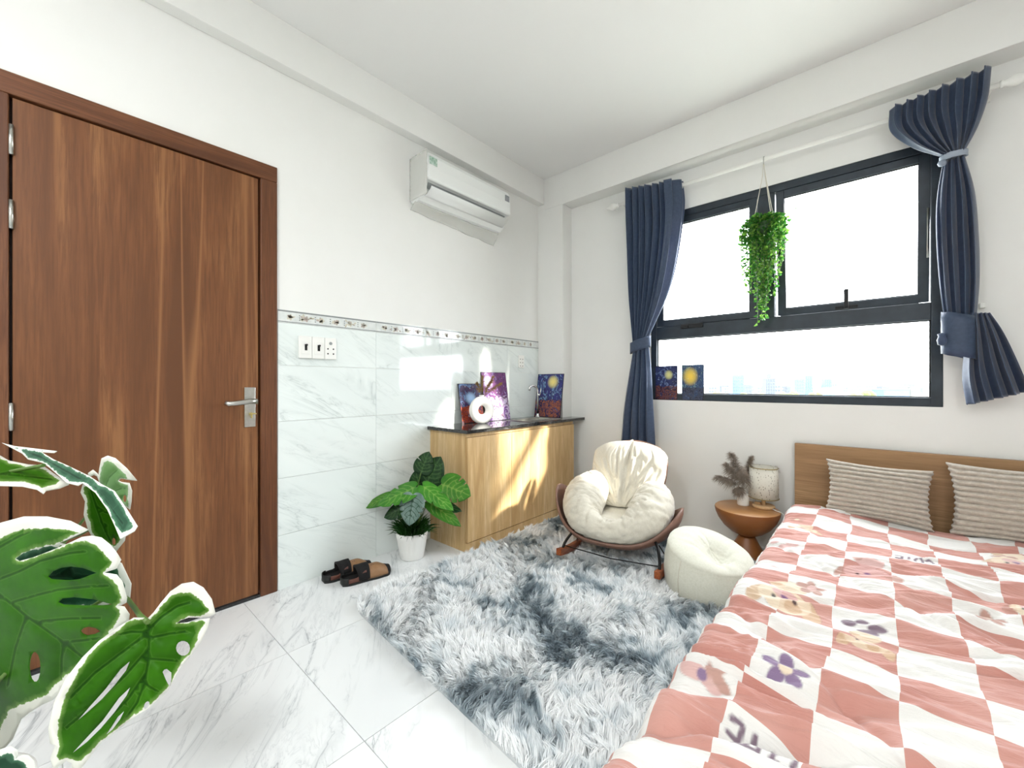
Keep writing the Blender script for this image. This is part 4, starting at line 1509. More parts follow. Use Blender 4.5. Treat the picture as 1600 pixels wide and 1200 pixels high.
def cute(c, r, sc=1., dy=0.):
    s, t = cell(c, r)
    t += dy
    k = .030 * sc
    m = MB()
    X = lambda i, x, y: (s - (i * .0325 * sc - .049 * sc + x * k), t - y * k)        # rotated by half a turn
    stroke(m, [X(0, .35, .75), X(0, .0, 1.), X(0, -.38, .6), X(0, -.40, -.4), X(0, .0, -1.), X(0, .38, -.7)], .0095, 2)
    stroke(m, [X(1, -.38, 1.), X(1, -.38, -.3), X(1, 0, -1.), X(1, .38, -.3), X(1, .38, 1.)], .0095, 2)
    stroke(m, [X(2, -.45, .95), X(2, .45, .95)], .0095, 2)
    stroke(m, [X(2, 0, .95), X(2, 0, -1.)], .0095, 2, 1)
    stroke(m, [X(3, .35, 1.), X(3, -.32, .98), X(3, -.35, 0), X(3, -.32, -.98), X(3, .35, -1.)], .0095, 2)
    stroke(m, [X(3, -.32, 0), X(3, .28, 0)], .0095, 2, 1)
def puppy(s, t, sc=1., body=4, spot=6, rot=math.pi, name='puppy_print'):
    "a simple spotted puppy face, printed upside down as seen from the foot"
    m = MB()
    ca, sa = math.cos(rot), math.sin(rot)
    def q(x, y): return (s + (x * ca - y * sa) * sc, t + (x * sa + y * ca) * sc)
    def e(x, y, rx, ry, a, mm, lay): ell(m, *q(x, y), rx * sc, ry * sc, a + rot, mm, lay)
    e(-.060, .018, .022, .045, .35, spot, 0)
    e(.060, .018, .022, .045, -.35, spot, 0)
    e(0, 0, .062, .050, 0, body, 1)
    e(-.022, .020, .020, .017, .2, spot, 2)
    e(0, -.022, .030, .020, 0, 5, 2)
    e(0, -.012, .009, .006, 0, 0, 3)
    e(-.024, .002, .0055, .0065, 0, 1, 4)
    e(.024, .002, .0055, .0065, 0, 1, 4)
    e(.0, -.085, .045, .040, 0, body, 0)
    e(.030, -.080, .016, .014, 0, spot, 2)
def butterfly(c, r):
    s, t = cell(c, r)
    m = MB()
    ell(m, s - .030, t - .004, .034, .020, -.2, 5, 0)
    ell(m, s + .020, t - .016, .030, .016, -.5, 5, 0)
    ell(m, s - .002, t - .008, .012, .010, 0, 0, 1)
    ell(m, s + .006, t + .026, .011, .034, .25, 3, 1)
    ell(m, s + .038, t + .020, .011, .030, -.8, 3, 1)
    ell(m, s + .040, t - .008, .028, .012, -.6, 3, 2)
def paws(c, r, mm=3):
    s, t = cell(c, r)
    m = MB()
    for dx, dy, rx, ry in ((-.03, .0, .020, .014), (0, .018, .016, .012), (.032, .006, .022, .013), (.01, -.022, .026, .014)):
        ell(m, s + dx, t + dy, rx, ry, .4, mm, 0)
flower(0 - 1, -1, 0, 4, .040)
butterfly(-2, -2)
cute(-1, -3, 1.0, .02)
cute(1, 7, 1.0)
puppy(-.24, 1.66, 1.25, 4, 6)
puppy(-.03, 1.53, .8, 4, 6)
puppy(-.03, 2.10, 1.15, 5, 3)
puppy(.03, .885, 1.35, 4, 6)
puppy(.40, 1.20, 1.3, 4, 6)
puppy(.36, 2.08, .75, 4, 3)
puppy(-.27, 2.52, .8, 4, 6)
puppy(.42, 2.62, 1.2, 4, 6)
paws(0, 2, 2)
paws(3, 2, 3)
paws(-2, 6, 5)
paws(4, 5, 3)
flower(-1, 3, 3, 5, .036)
flower(-2, 9, 3, 4, .030)
flower(3, 9, 3, 4, .030)
flower(2, 4, 3, 4, .030)
flower(5, 1, 0, 4, .036)
flower(-2, 4, 5, 4, .034)

UVa = np.array(UVs)
pr = np.zeros((len(UVa), 4), np.float32)
for lay, kind_, par, mi in sorted(PRINTS, key=lambda q: q[0]):
    if kind_ == 'e':
        s_, t_, ra, rb_, an = par
        dx, dy = UVa[:, 0] - s_, UVa[:, 1] - t_
        near = np.abs(dx) + np.abs(dy) < 2.2 * max(ra, rb_)
        dx, dy = dx[near], dy[near]
        u_ = (dx * math.cos(an) + dy * math.sin(an)) / ra
        v_ = (-dx * math.sin(an) + dy * math.cos(an)) / rb_
        rr = np.sqrt(u_ * u_ + v_ * v_)
        msk = np.clip((1 - rr) * min(ra, rb_) / .0035 + .5, 0, 1)
    else:
        pts_, wd = par
        P_ = np.array(pts_)
        c_ = P_.mean(0)
        near = np.abs(UVa - c_).max(1) < np.abs(P_ - c_).max() + .03
        q_ = UVa[near]
        dmin = np.full(len(q_), 9.)
        for a_, b_ in zip(P_[:-1], P_[1:]):
            ab = b_ - a_
            tt = np.clip(((q_ - a_) @ ab) / (ab @ ab + 1e-12), 0, 1)
            dmin = np.minimum(dmin, np.linalg.norm(q_ - a_ - tt[:, None] * ab, axis=1))
        msk = np.clip((wd / 2 - dmin) / .003 + .5, 0, 1)
    msk = msk[:, None]
    old = pr[near]
    al = old[:, 3:4] * (1 - msk) + msk
    pr[near, :3] = np.where(al > 1e-4, (old[:, :3] * old[:, 3:4] * (1 - msk) + np.array(INK[mi][:3])[None] * msk) / np.maximum(al, 1e-4), 0)
    pr[near, 3:4] = al
pa = me.attributes.new('print', 'FLOAT_COLOR', 'POINT')
pa.data.foreach_set('color', pr.ravel())
# ------------------------------------------------------------------ cushions
def fur_mat(name, a, b_):
    n = NT(name)
    v = n.coord()
    ns_ = n.noise(v, 55, 4, .7)
    c = n.mix(n.ramp(ns_, [(.3, 0.), (.7, 1.)]), S(a), S(b_))
    n.bump(n.noise(v, 240, 3, .7), .7, .006)
    n.set(c, .9, 0, .15)
    n.set(**{'Sheen Weight': .5, 'Sheen Roughness': .5})
    return n.mat
M_fur = fur_mat('taupe_plush', '#b8ad9e', '#d3c9bb')
def cushion(label, w, h, T, loc, rz, lean, ribs, colsn=0, roll=0.):
    o = thing('plush_cushion', label, 'cushion', loc, 0, 'plush cushions against the headboard')
    o.rotation_euler = (lean, roll, rz)
    def surf(sgn):
        def f(u, v):
            a, b_ = 2 * u - 1, 2 * v - 1
            pin = 1 - .10 * (1 - b_ * b_) * abs(a) ** 2
            pin2 = 1 - .10 * (1 - a * a) * abs(b_) ** 2
            t = (max(0, (1 - a ** 2)) ** .5 * max(0, (1 - b_ ** 2)) ** .5) ** .8
            ph = v * ribs + .12 * nz(a * 2.1, b_ * 2, 5)
            rib = abs(math.sin(math.pi * ph)) ** .5
            grv = 1.
            if colsn:
                grv = .55 + .45 * abs(math.sin(math.pi * (u * colsn + .1))) ** .35
            d = T * .5 * t + (.025 * rib * grv) * min(1, t * 3 + .35) * 1.0 + .004 * nz(a * 9, b_ * 9, 3)
            edgew = .003 * math.sin(v * ribs * 2 * math.pi) * abs(a) ** 8
            return (w / 2 * a * pin + edgew, sgn * d, h / 2 + h / 2 * b_ * pin2 - .0)
        return f
    m = MB()
    m.grid(surf(-1), 56, 132)
    m.grid(surf(1), 56, 132)
    m.build('cover', M_fur, o, local=True)
    return o
cushion('ribbed taupe plush cushion at the left side of the headboard', .445, .315, .12, (-.010, 2.955, .352), math.radians(3), math.radians(-16), 12, 0, math.radians(2.0))
cushion('taupe plush cushion quilted in small squares, right of the ribbed one', .50, .360, .12, (.515, 2.985, .350), math.radians(-1), math.radians(-10), 13, 9, math.radians(-1))
# ------------------------------------------------------------------ curtain rod and curtains
def onY(px, py, y):
    d = FWD + RGT * ((px - 800) / F_PX) + UP * ((600 - py) / F_PX)
    return CAM + d * (y / d.y)
YR, ZRD = 3.095, 2.568
rod = thing('curtain_rod', 'white curtain rod with carved finials above the window', 'curtain rod', (-.55, YR, ZRD))
MB().tube([(-1.585, YR, ZRD), (.445, YR, ZRD)], .0125, 16).build('pole', M_white, rod)
for sx, x in ((-1, -1.585), (1, .445)):
    m = MB()
    prof = [(0, 0), (.016, 0), (.019, .008), (.014, .014), (.017, .020), (.026, .040), (.028, .056), (.022, .076), (.012, .092), (.013, .100), (.006, .110), (0, .112)]
    V, f = [], []
    N = 18
    for r, t in prof:
        for k in range(N):
            a = 2 * math.pi * k / N
            rr = r * (1 + .06 * math.sin(6 * a) * (1 if .02 < t < .09 else 0))
            V.append((x + sx * t, YR + rr * math.cos(a), ZRD + rr * math.sin(a)))
    for i in range(len(prof) - 1):
        for k in range(N):
            f.append((i * N + k, i * N + (k + 1) % N, (i + 1) * N + (k + 1) % N, (i + 1) * N + k))
    m.add(V, f, 0, True)
    m.build('finial', M_white, rod)
    xb = x + (.03 if sx < 0 else -.03)
    MB().box(xb - .012, xb + .012, YB - .012, YB - .0005, ZRD - .03, ZRD + .03).tube([(xb, YB - .01, ZRD - .012), (xb, YR, ZRD - .016)], .006, 8).build('bracket', M_white, rod)

def drape(name, parent, Lp, Rp, n, yb, amps, nv=60, nu=160, phase=0., mat=None, skew=0., seed=0., solid=.003, ytilt=0.):
    "pleated cloth between a left and a right edge (lists of points from top to bottom); amps = pleat depth down the length"
    Lc = cat_rom(Lp, nv)
    Rc = cat_rom(Rp, nv)
    Ac = cat_rom([(a,) for a in amps], nv)
    V = []
    for j in range(nv):
        a, b_ = Lc[j], Rc[j]
        wdt = abs(b_[0] - a[0])
        for i in range(nu):
            u = i / (nu - 1)
            uu = u + .012 * math.sin(u * 9 + seed) + skew * (u * u - u) * .3
            x = lerp(a[0], b_[0], uu)
            z = lerp(a[1], b_[1], uu)
            ph = 2 * math.pi * n * u + phase + .5 * nz(u * 4, j * .02, seed)
            y = yb + float(Ac[j][0]) * (math.sin(ph) * (.8 + .3 * nz(u * 6, j * .03, seed + 3)) + .25 * nz(u * 11, j * .05, seed + 5))
            x += wdt / n * .16 * math.sin(2 * ph + .7)
            y += ytilt * (u - .5) * (1 - (j / (nv - 1)) ** 2)
            V.append(Vector((float(x), float(y), float(z))))
    f = [(j * nu + i, j * nu + i + 1, (j + 1) * nu + i + 1, (j + 1) * nu + i) for j in range(nv - 1) for i in range(nu - 1)]
    m = MB()
    m.add(V, f, 0, True)
    return m.build(name, mat or M_curtain, parent, solid=solid, weld=False)

def P2(px, py, y):
    p = onY(px, py, y)
    return (p.x, p.z)
lcur = thing('curtain', 'navy curtain gathered by a tieback at the left of the window, behind the chair', 'curtain', (-1.35, YR, .61), group='navy curtains at the window')
yl = YR - .047
drape('upper_cloth', lcur, [P2(974, 296, yl), P2(976, 380, yl), P2(981, 470, yl), P2(989, 541, yl)], [P2(1042, 284, yl), P2(1044, 350, yl), P2(1030, 450, yl), P2(1007, 531, yl)], 6.5, yl, [.032, .036, .036, .020], 60, 170, .6)
drape('leading_fold', lcur, [P2(1041, 282, yl - .02), P2(1042, 350, yl - .02), P2(1027, 450, yl - .02), P2(1003, 533, yl - .02)], [P2(1067, 279, yl + .02), P2(1069, 330, yl + .02), P2(1051, 440, yl + .02), P2(1014, 529, yl + .02)], 1.0, yl + .004, [.008, .012, .012, .010], 60, 40, 2.4, seed=12., ytilt=.10)
drape('lower_cloth', lcur, [P2(989, 548, yl), P2(984, 580, yl), P2(975, 640, yl), P2(971, 690, yl)], [P2(1013, 538, yl), P2(1017, 580, yl), P2(1020, 640, yl), P2(1023, 700, yl)], 4.0, yl, [.018, .024, .030, .032], 34, 110, 1.9, seed=4.)
tbm = MB()
c0, c1 = onY(986, 545, yl), onY(1016, 533, yl)
ctr = (c0 + c1) / 2
def band(u, v):
    a = 2 * math.pi * u
    hw = abs(c1.x - c0.x) / 2 + .004
    return Vector((ctr.x + hw * math.cos(a), yl - .004 + .034 * math.sin(a), ctr.z + .030 * math.cos(a) * .8 + (v - .5) * .085 + .004 * nz(u * 9, v * 3)))
tbm.grid(band, 30, 6, closeu=True)
tbm.build('tieback', M_curtain, lcur, solid=.004)
def eyelet(parent, c, nrm):
    c, nrm = Vector(c), Vector(nrm).normalized()
    a = nrm.cross(UP).normalized()
    b_ = nrm.cross(a)
    MB().tube([c + (a * math.cos(k * math.pi / 12) + b_ * math.sin(k * math.pi / 12)) * .021 for k in range(25)], .005, 6, caps=False).build('eyelet', M_steel, parent)
e0 = onY(1063, 292, YR)
eyelet(lcur, (e0.x + .004, YR, ZRD), (.75, -.65, 0))

rcur = thing('curtain', 'navy curtain tied in two places and swung up at the right of the window', 'curtain', (.30, 3.06, 1.0), group='navy curtains at the window')
yr = 3.065
drape('upper_cloth', rcur, [P2(1391, 176, YR), P2(1393, 205, yr), P2(1425, 230, yr), P2(1471, 246, yr)], [P2(1549, 110, YR), P2(1546, 150, yr), P2(1530, 195, yr), P2(1507, 237, yr)], 8.0, YR - .046, [.032, .034, .028, .016], 44, 200, 2.2, seed=7.)
drape('middle_cloth', rcur, [P2(1473, 252, yr), P2(1463, 310, yr), P2(1462, 370, yr), P2(1467, 440, yr), P2(1476, 505, yr)], [P2(1506, 242, yr), P2(1522, 300, yr), P2(1528, 370, yr), P2(1529, 440, yr), P2(1524, 502, yr)], 4.0, YR - .030, [.018, .034, .040, .034, .022], 50, 120, .4, seed=2.)
def ringband(px0, py0, px1, py1, ht, nm, mat, dy=.034, yc=YR - .03, tilt=0.):
    a0, a1 = onY(px0, py0, yc), onY(px1, py1, yc)
    cc_ = (a0 + a1) / 2
    hw = (a1 - a0).length / 2
    m = MB()
    def fn(u, v):
        a = 2 * math.pi * u
        return Vector((cc_.x + hw * math.cos(a) * (1 + .05 * nz(v * 4, u * 6)), yc + dy * math.sin(a), cc_.z + (a1.z - a0.z) / 2 * math.cos(a) + (v - .5) * ht + .004 * nz(u * 8, v * 4)))
    m.grid(fn, 34, 8, closeu=True)
    return m.build(nm, mat, rcur, solid=.004)
ringband(1468, 251, 1512, 238, .030, 'tieback', plain('grey_ribbon', '#9aa4b2', .5))
m = MB()
kc = onY(1472, 255, YR - .055)
m.lathe([(0, -.018), (.014, -.012), (.018, 0), (.013, .012), (0, .017)], kc, 12)
m.build('knot', plain('grey_ribbon_knot', '#8d98a8', .5), rcur)
ringband(1472, 520, 1524, 528, .215, 'tieback_band', M_curtain, .040)
kn = MB()
kk = onY(1472, 530, YR - .055)
kn.lathe([(0, -.035), (.016, -.028), (.020, -.005), (.014, .014), (.018, .026), (0, .034)], kk, 12)
kn.build('knot', M_curtain, rcur)
drape('tail_cloth', rcur, [P2(1514, 489, yr), P2(1509, 540, yr), P2(1505, 590, yr), P2(1511, 633, yr)], [P2(1545, 489, yr), P2(1564, 518, yr), P2(1584, 560, yr), P2(1606, 612, yr)], 4.5, YR - .035, [.016, .032, .042, .046], 40, 140, 1.0, seed=9.)
MB().box(onY(1534, 478, YB).x - .010, onY(1534, 478, YB).x + .010, YB - .03, YB - .0005, onY(1534, 478, YB).z - .014, onY(1534, 478, YB).z + .014).build('wall_hook', M_white, rcur, bevel=.003)
e0 = onY(1397, 185, YR)
eyelet(rcur, (e0.x + .004, YR, ZRD), (1, .5, 0))

# ------------------------------------------------------------------ hanging plant
hc = Vector((-.555, YR, 2.150))
hp = thing('hanging_plant', 'trailing green hanging plant on thin cords from the curtain rod', 'hanging plant', (hc.x, hc.y, 2.10))
MB().lathe([(0, -.085), (.036, -.085), (.046, -.04), (.052, 0), (.048, 0), (.042, -.03), (0, -.035)], hc, 24).build('pot', plain('green_pot', '#3c5a34', .5), hp)
hk = Vector((hc.x, YR, ZRD + .020))
for dx, dy in ((-.062, -.01), (.058, -.02), (.040, .03)):
    MB().tube([(hk.x, hk.y - .016, ZRD - .02), hk.lerp(hc, .3) + Vector((dx * .15, dy * .15, 0)), hc + Vector((dx, dy, 0))], .0022, 6).build('cord', M_cord, hp)
MB().tube([(hk.x, YR - .017, ZRD - .04), (hk.x, YR - .018, ZRD - .005), (hk.x, YR - .012, ZRD + .012), (hk.x, YR, ZRD + .017), (hk.x, YR + .013, ZRD + .010)], .003, 8).build('hook', M_steel, hp)
vine, lf, lf2 = MB(), MB(), MB()
rv = random.Random(11)
def small_leaf(mb, p, dirv, sz):
    d = Vector(dirv).normalized()
    up = Vector((rv.uniform(-1, 1), rv.uniform(-1, 1), rv.uniform(-.2, 1)))
    s = d.cross(up)
    if s.length < 1e-3: return
    s.normalize()
    nn = s.cross(d) * sz * .18
    mb.add([p, p + d * sz * .45 + s * sz * .42 - nn, p + d * sz * 1.0, p + d * sz * .45 - s * sz * .42 - nn, p + d * sz * .5 + nn], [(0, 1, 4), (1, 2, 4), (2, 3, 4), (3, 0, 4)], 0)
NS = 84
for i in range(NS):
    a = rv.uniform(0, 6.283)
    ex, ey = math.cos(a), math.sin(a)
    r1 = rv.uniform(.05, .135)
    longv = rv.random() < .24
    Ls = rv.uniform(.40, .66) if longv else rv.uniform(.10, .46)
    if longv: r1 = rv.uniform(.01, .07); ex = ex * .8
    ex -= .12 * Ls
    p0 = hc + Vector((ex * .045, ey * .03, .01))
    pts = [p0, hc + Vector((ex * r1 * .7, ey * r1 * .42 - .005, .045 * rv.random() + .01)), hc + Vector((ex * r1, ey * r1 * .5 - .01, -.05)), hc + Vector((ex * r1 * .95 + rv.uniform(-.015, .015), ey * r1 * .45 - .01, -.05 - Ls * .5)), hc + Vector((ex * r1 * .62 - .012, ey * r1 * .35 - .01, -.05 - Ls * .92))]
    c_ = cat_rom(pts, 14)
    vine.tube([tuple(q) for q in c_], .0011, 4, caps=False)
    nl = int(10 + Ls * 46)
    for k in range(nl):
        u = (k + rv.random()) / nl
        q = Vector(c_[min(13, int(u * 13.9))]).lerp(Vector(c_[min(13, int(u * 13.9) + 1)]), (u * 13.9) % 1)
        small_leaf(lf if rv.random() < .6 else lf2, q, (rv.uniform(-1, 1), rv.uniform(-1, .6), rv.uniform(-.9, .5)), rv.uniform(.018, .030))
for i in range(330):        # bushy crown over the pot
    a, q_ = rv.uniform(0, 6.283), rv.random()
    rr = .125 * math.sqrt(rv.random())
    small_leaf(lf if rv.random() < .75 else lf2, hc + Vector((rr * math.cos(a), rr * .55 * math.sin(a) - .012, .035 - .15 * q_ + .02 * math.cos(rr * 20))), (math.cos(a) + rv.uniform(-.6, .6), math.sin(a) - .3, rv.uniform(-.6, .6)), rv.uniform(.020, .032))
# one sprig pointing at the window
sp = [hc + Vector((.06, 0, .02)), hc + Vector((.12, 0, .035)), hc + Vector((.19, 0, .055))]
vine.tube([tuple(q) for q in cat_rom(sp, 8)], .0011, 4)
for k in range(6): small_leaf(lf2, sp[1].lerp(sp[2], k / 6), (rv.uniform(-1, 1), rv.uniform(-1, 1), rv.uniform(-1, 1)), .014)
vine.build('vines', M_stem, hp)
tag(lf.build('foliage', leaf_mat('ivy_green', '#2f5631', '#4c7544', '#7fae58', '#3a7a2a', None, .4, .4, 30.), hp, weld=False), kind='stuff')
tag(lf2.build('foliage', leaf_mat('ivy_light_green', '#8aa65c', '#b2c985', '#7fae58', '#6fa53c', None, .4, .45, 30.), hp, weld=False), kind='stuff')

# ------------------------------------------------------------------ large variegated monstera in the foreground
PB = Vector((-1.42, -.16, 0))
vm_ = thing('variegated_monstera', 'large white-edged monstera with holed leaves in the left foreground', 'potted plant', PB)
MB().lathe([(0, 0), (.10, 0), (.105, .01), (.135, .22), (.138, .235), (.128, .235), (.122, .20), (0, .20)], PB, 48).build('pot', M_potwhite, vm_)
MB().lathe([(.123, .201), (0, .206)], PB, 24).build('soil', M_soil, vm_)
def ellp(cx_, cy_, rx, ry, n=14, a=0.):
    return [(cx_ + rx * math.cos(2 * math.pi * k / n) * math.cos(a) - ry * math.sin(2 * math.pi * k / n) * math.sin(a), cy_ + rx * math.cos(2 * math.pi * k / n) * math.sin(a) + ry * math.sin(2 * math.pi * k / n) * math.cos(a)) for k in range(n)]
def vleaf(outline, holes, veins, d0, gx, gy, c, mat, bend=0., step=9., puff=.007):
    def place(x, y, lift):
        dd = d0 + gx * (x - c[0]) + gy * (y - c[1]) + bend * (((x - c[0]) / 100) ** 2 + ((y - c[1]) / 100) ** 2)
        return at(x, y, dd - lift)
    return leaf_mesh('leaf', outline, holes, veins, place, step, mat, vm_, .0016, 5., 1., puff)
# big holed leaf
O1 = [(-45, 838, 26), (0, 817, 20), (37, 807, 19), (73, 807, 18), (110, 814, 15), (138, 828, 9), (126, 834, 3), (101, 845, 1), (86, 851, 1), (60, 856, 0), (36, 864, 0), (24, 873, 0), (30, 877, 0), (52, 871, 0), (78, 861, 0), (100, 852, 1), (128, 839, 3), (143, 837, 10), (158, 840, 14), (172, 851, 14), (181, 862, 14), (189, 875, 12), (181, 889, 8), (168, 893, 2), (163, 895, 1), (170, 896, 4), (182, 898, 8), (191, 909, 9), (198, 934, 7), (197, 942, 5), (190, 945.5, 2), (184, 946.5, 1), (194, 948, 8), (202, 960, 13), (201, 972, 14), (186, 985, 10), (165, 1010, 8), (140, 1040, 8), (112, 1062, 10), (95, 1078, 12), (84, 1093, 12), (66, 1101, 12), (48, 1112, 16), (33, 1124, 22), (20, 1155, 24), (0, 1177, 24), (-40, 1185, 20), (-75, 1120, 10), (-90, 1000, 10), (-75, 890, 18)]
Hs1 = [[(75, 901), (82, 893), (96, 887), (112, 885), (130, 887), (152, 895), (140, 899), (125, 905), (110, 907), (92, 906), (80, 905)],
       [(91, 941), (97, 935), (117, 933), (147, 936), (178, 944.5), (160, 945.8), (130, 946), (100, 945)],
       [(126, 986), (131, 981), (139, 979), (150, 981), (158, 986), (148, 991), (136, 993), (129, 990)], ellp(55, 1042, 9, 24)]
Ve1 = [[(-60, 880), (0, 928), (42, 962), (75, 985), (100, 1003), (135, 1030)], [(-20, 912), (30, 893), (64, 876), (110, 864), (136, 861)], [(22, 940), (60, 929), (92, 921), (140, 916), (171, 915)], [(65, 970), (110, 966), (163, 965)], [(-40, 880), (0, 855), (30, 838), (52, 828)], [(42, 962), (25, 1012), (12, 1075)], [(100, 1003), (97, 1030), (97, 1065)], [(0, 928), (-25, 980), (-45, 1060)], [(100, 1003), (130, 1000), (160, 996)]]
vleaf(O1, Hs1, Ve1, .80, -.0004, .0003, (60, 960), M_var, .012)
# right holed leaf
O2 = [(231, 966, 2), (240, 957, 3), (251, 942, 4), (266, 924, 7), (284, 912, 13), (302, 909, 16), (318, 918, 16), (331, 936, 13), (337, 959, 10), (328, 963, 6), (313, 965, 1), (295, 965, 0), (283, 969, 0), (276, 974, 0), (295, 972.5, 0), (315, 967.5, 1), (328, 966, 8), (325, 980, 9), (313, 1004, 6), (300, 1022, 3), (284, 1040, 2), (269, 1066, 2), (261, 1080, 2), (235, 1104, 2), (204, 1125, 2), (186, 1138, 2), (172, 1150, 2), (160, 1158, 2), (145, 1177, 3), (129, 1198, 10), (113, 1204, 14), (112, 1192, 6), (104, 1188, 5), (85, 1203, 12), (79, 1185, 12), (86, 1164, 8), (79, 1161, 12), (76, 1138, 13), (85, 1097, 13), (103, 1060, 11), (129, 1027, 5), (155, 1001, 3), (186, 979, 2), (209, 965, 2), (225, 965, 2)]
Hs2 = [[(203, 1033), (197, 1048), (180, 1070), (160, 1092), (138, 1112), (119, 1128), (140, 1104), (165, 1076), (188, 1046)],
       [(204, 1073), (198, 1087), (180, 1112), (158, 1138), (135, 1160), (113, 1177), (135, 1153), (160, 1126), (186, 1090)],
       [(194, 1111), (188, 1124), (176, 1140), (166, 1148), (175, 1134), (184, 1120)],
       ellp(286, 1013, 11, 12), [(254, 1050), (257, 1046), (261, 1045), (268, 1051), (268, 1062), (266, 1071), (263, 1070), (259, 1062)], ellp(229, 1102, 4, 7, 10, .5)]
Ve2 = [[(231, 972), (232, 986), (233, 1014), (228, 1060), (215, 1097), (191, 1131)], [(231, 985), (251, 965), (277, 947), (302, 940)], [(233, 997), (266, 990), (297, 986)], [(233, 1029), (282, 1033)], [(226, 1068), (248, 1081)], [(230, 988), (204, 987), (181, 993)], [(230, 990), (190, 1020), (150, 1050), (108, 1092)], [(231, 1015), (195, 1056), (150, 1098), (100, 1140)], [(229, 1050), (200, 1092), (160, 1132)]]
vleaf(O2, Hs2, Ve2, .72, .0004, -.0002, (215, 1040), M_var, .010)
# upper leaves
O3 = [(-45, 716, 4), (0, 712, 3), (14, 720, 3), (44, 726, 3), (66, 727, 3), (87, 742, 4), (108, 757, 5), (94, 763, 7), (72, 767, 6), (68, 772, 4), (58, 765, 5), (35, 760, 6), (0, 759, 6), (-45, 757, 5)]
vleaf(O3, [], [[(-45, 750), (0, 741), (40, 733), (68, 727)], [(0, 741), (40, 745), (85, 750)]], .92, .0006, -.003, (30, 740), M_var, .0, 7.)
O4 = [(3, 692, 3), (23, 697, 2), (40, 699, 3), (89, 705, 4), (84, 708, 3), (65, 706.5, 1), (84, 718, 1), (105, 727, 1), (140, 744, 1), (158, 756, 1), (179, 767, 2), (198, 795, 3), (215, 822, 5), (210, 830, 6), (194, 839, 5), (188, 842, 4), (180, 823, 2), (168, 797, 2), (149, 770, 2), (129, 755, 2), (122, 759, 4), (105, 755, 3), (79, 732, 2), (66, 723, 2), (44, 718, 2), (35, 709, 2)]
vleaf(O4, [], [[(20, 697), (66, 715), (105, 737), (150, 762), (195, 822)]], .86, -.0005, -.0012, (110, 750), M_var_dark, .01, 7., .004)
O5 = [(129, 757, 3), (126, 769, 4), (133, 783, 4), (131, 804, 5), (138, 828, 4), (144, 838, 3), (158, 848, 2), (175, 858, 5), (181, 863, 6), (195, 845, 6), (198, 830, 3), (189, 812, 2), (178, 785, 1), (166, 765, 1), (148, 756, 1)]
vleaf(O5, [ellp(178, 846, 3, 6, 10)], [[(140, 758), (152, 795), (165, 830), (180, 858)], [(150, 790), (165, 800), (178, 802)], [(158, 815), (170, 822)]], .91, .0004, .0006, (160, 805), M_var, .01, 7., .004)
O6 = [(157, 757, 1), (152, 744, 2), (147, 742, 1), (139, 746, 2), (138, 739, 3), (145, 734, 4), (152, 740, 2), (154, 744, 2), (156, 730, 3), (159, 716, 5), (168, 712, 6), (180, 716, 7), (198, 732, 7), (214, 751, 5), (203, 750, 3), (189, 747.5, 0), (185, 751, 0), (190, 753.5, 0), (202, 755, 3), (206, 767, 5), (205, 784, 4), (203, 796, 2), (192, 788, 1), (175, 769, 1)]
vleaf(O6, [ellp(195, 779, 3, 6, 10)], [[(165, 760), (172, 745), (185, 733)], [(178, 768), (190, 763), (202, 763)]], .93, -.0003, .0004, (180, 755), M_var_pale, .01, 6., .004)
# lower lobe at the frame's foot
O7 = [(-60, 1185, 10), (-20, 1174, 9), (0, 1171, 9), (16, 1166, 9), (27, 1172, 8), (28, 1180, 6), (24, 1186, 2), (34, 1179, 9), (44, 1180, 11), (53, 1189, 10), (57, 1206, 10), (52, 1240, 10), (20, 1280, 10), (-30, 1290, 10), (-80, 1240, 10)]
vleaf(O7, [], [[(-60, 1230), (0, 1235), (40, 1215)]], .80, 0., 0., (0, 1210), M_var_dark, .0, 9., .004)
# leaf behind the big one, seen through its holes
O8 = [(20, 860, 6), (80, 845, 6), (150, 862, 9), (190, 880, 10), (205, 912, 9), (203, 934, 8), (150, 950, 6), (90, 955, 6), (40, 930, 6), (15, 895, 6)]
vleaf(O8, [], [[(20, 905), (100, 900), (190, 900)], [(90, 900), (120, 880)], [(110, 900), (150, 925)]], .96, 0., 0., (110, 900), M_var_dark, .0, 9., .005)
def petiole(pts, r=.0042):
    MB().tube([tuple(p) for p in cat_rom(pts, 18)], r, 8).build('stem', M_stem, vm_)
top0 = PB + Vector((0, 0, .2))
petiole([top0, PB + Vector((.02, .02, .5)), at(-90, 860, .86), at(-55, 884, .815)], .0055)
petiole([top0, PB + Vector((.05, .06, .45)), at(165, 935, .93), at(231, 972, .728)])
petiole([top0, PB + Vector((.0, .05, .55)), at(-60, 760, .95), at(0, 741, .93), at(68, 727, .90)])
petiole([top0, PB + Vector((.03, .08, .55)), at(60, 870, .99), at(135, 830, .93), at(165, 800, .93)], .0035)
petiole([top0, PB + Vector((.04, .05, .4)), at(-70, 1232, .82)], .004)
petiole([top0, PB + Vector((.04, .09, .5)), at(10, 905, .985)], .0035)
petiole([top0, PB + Vector((.04, .09, .58)), at(140, 800, 1.0), at(163, 762, .945)], .003)

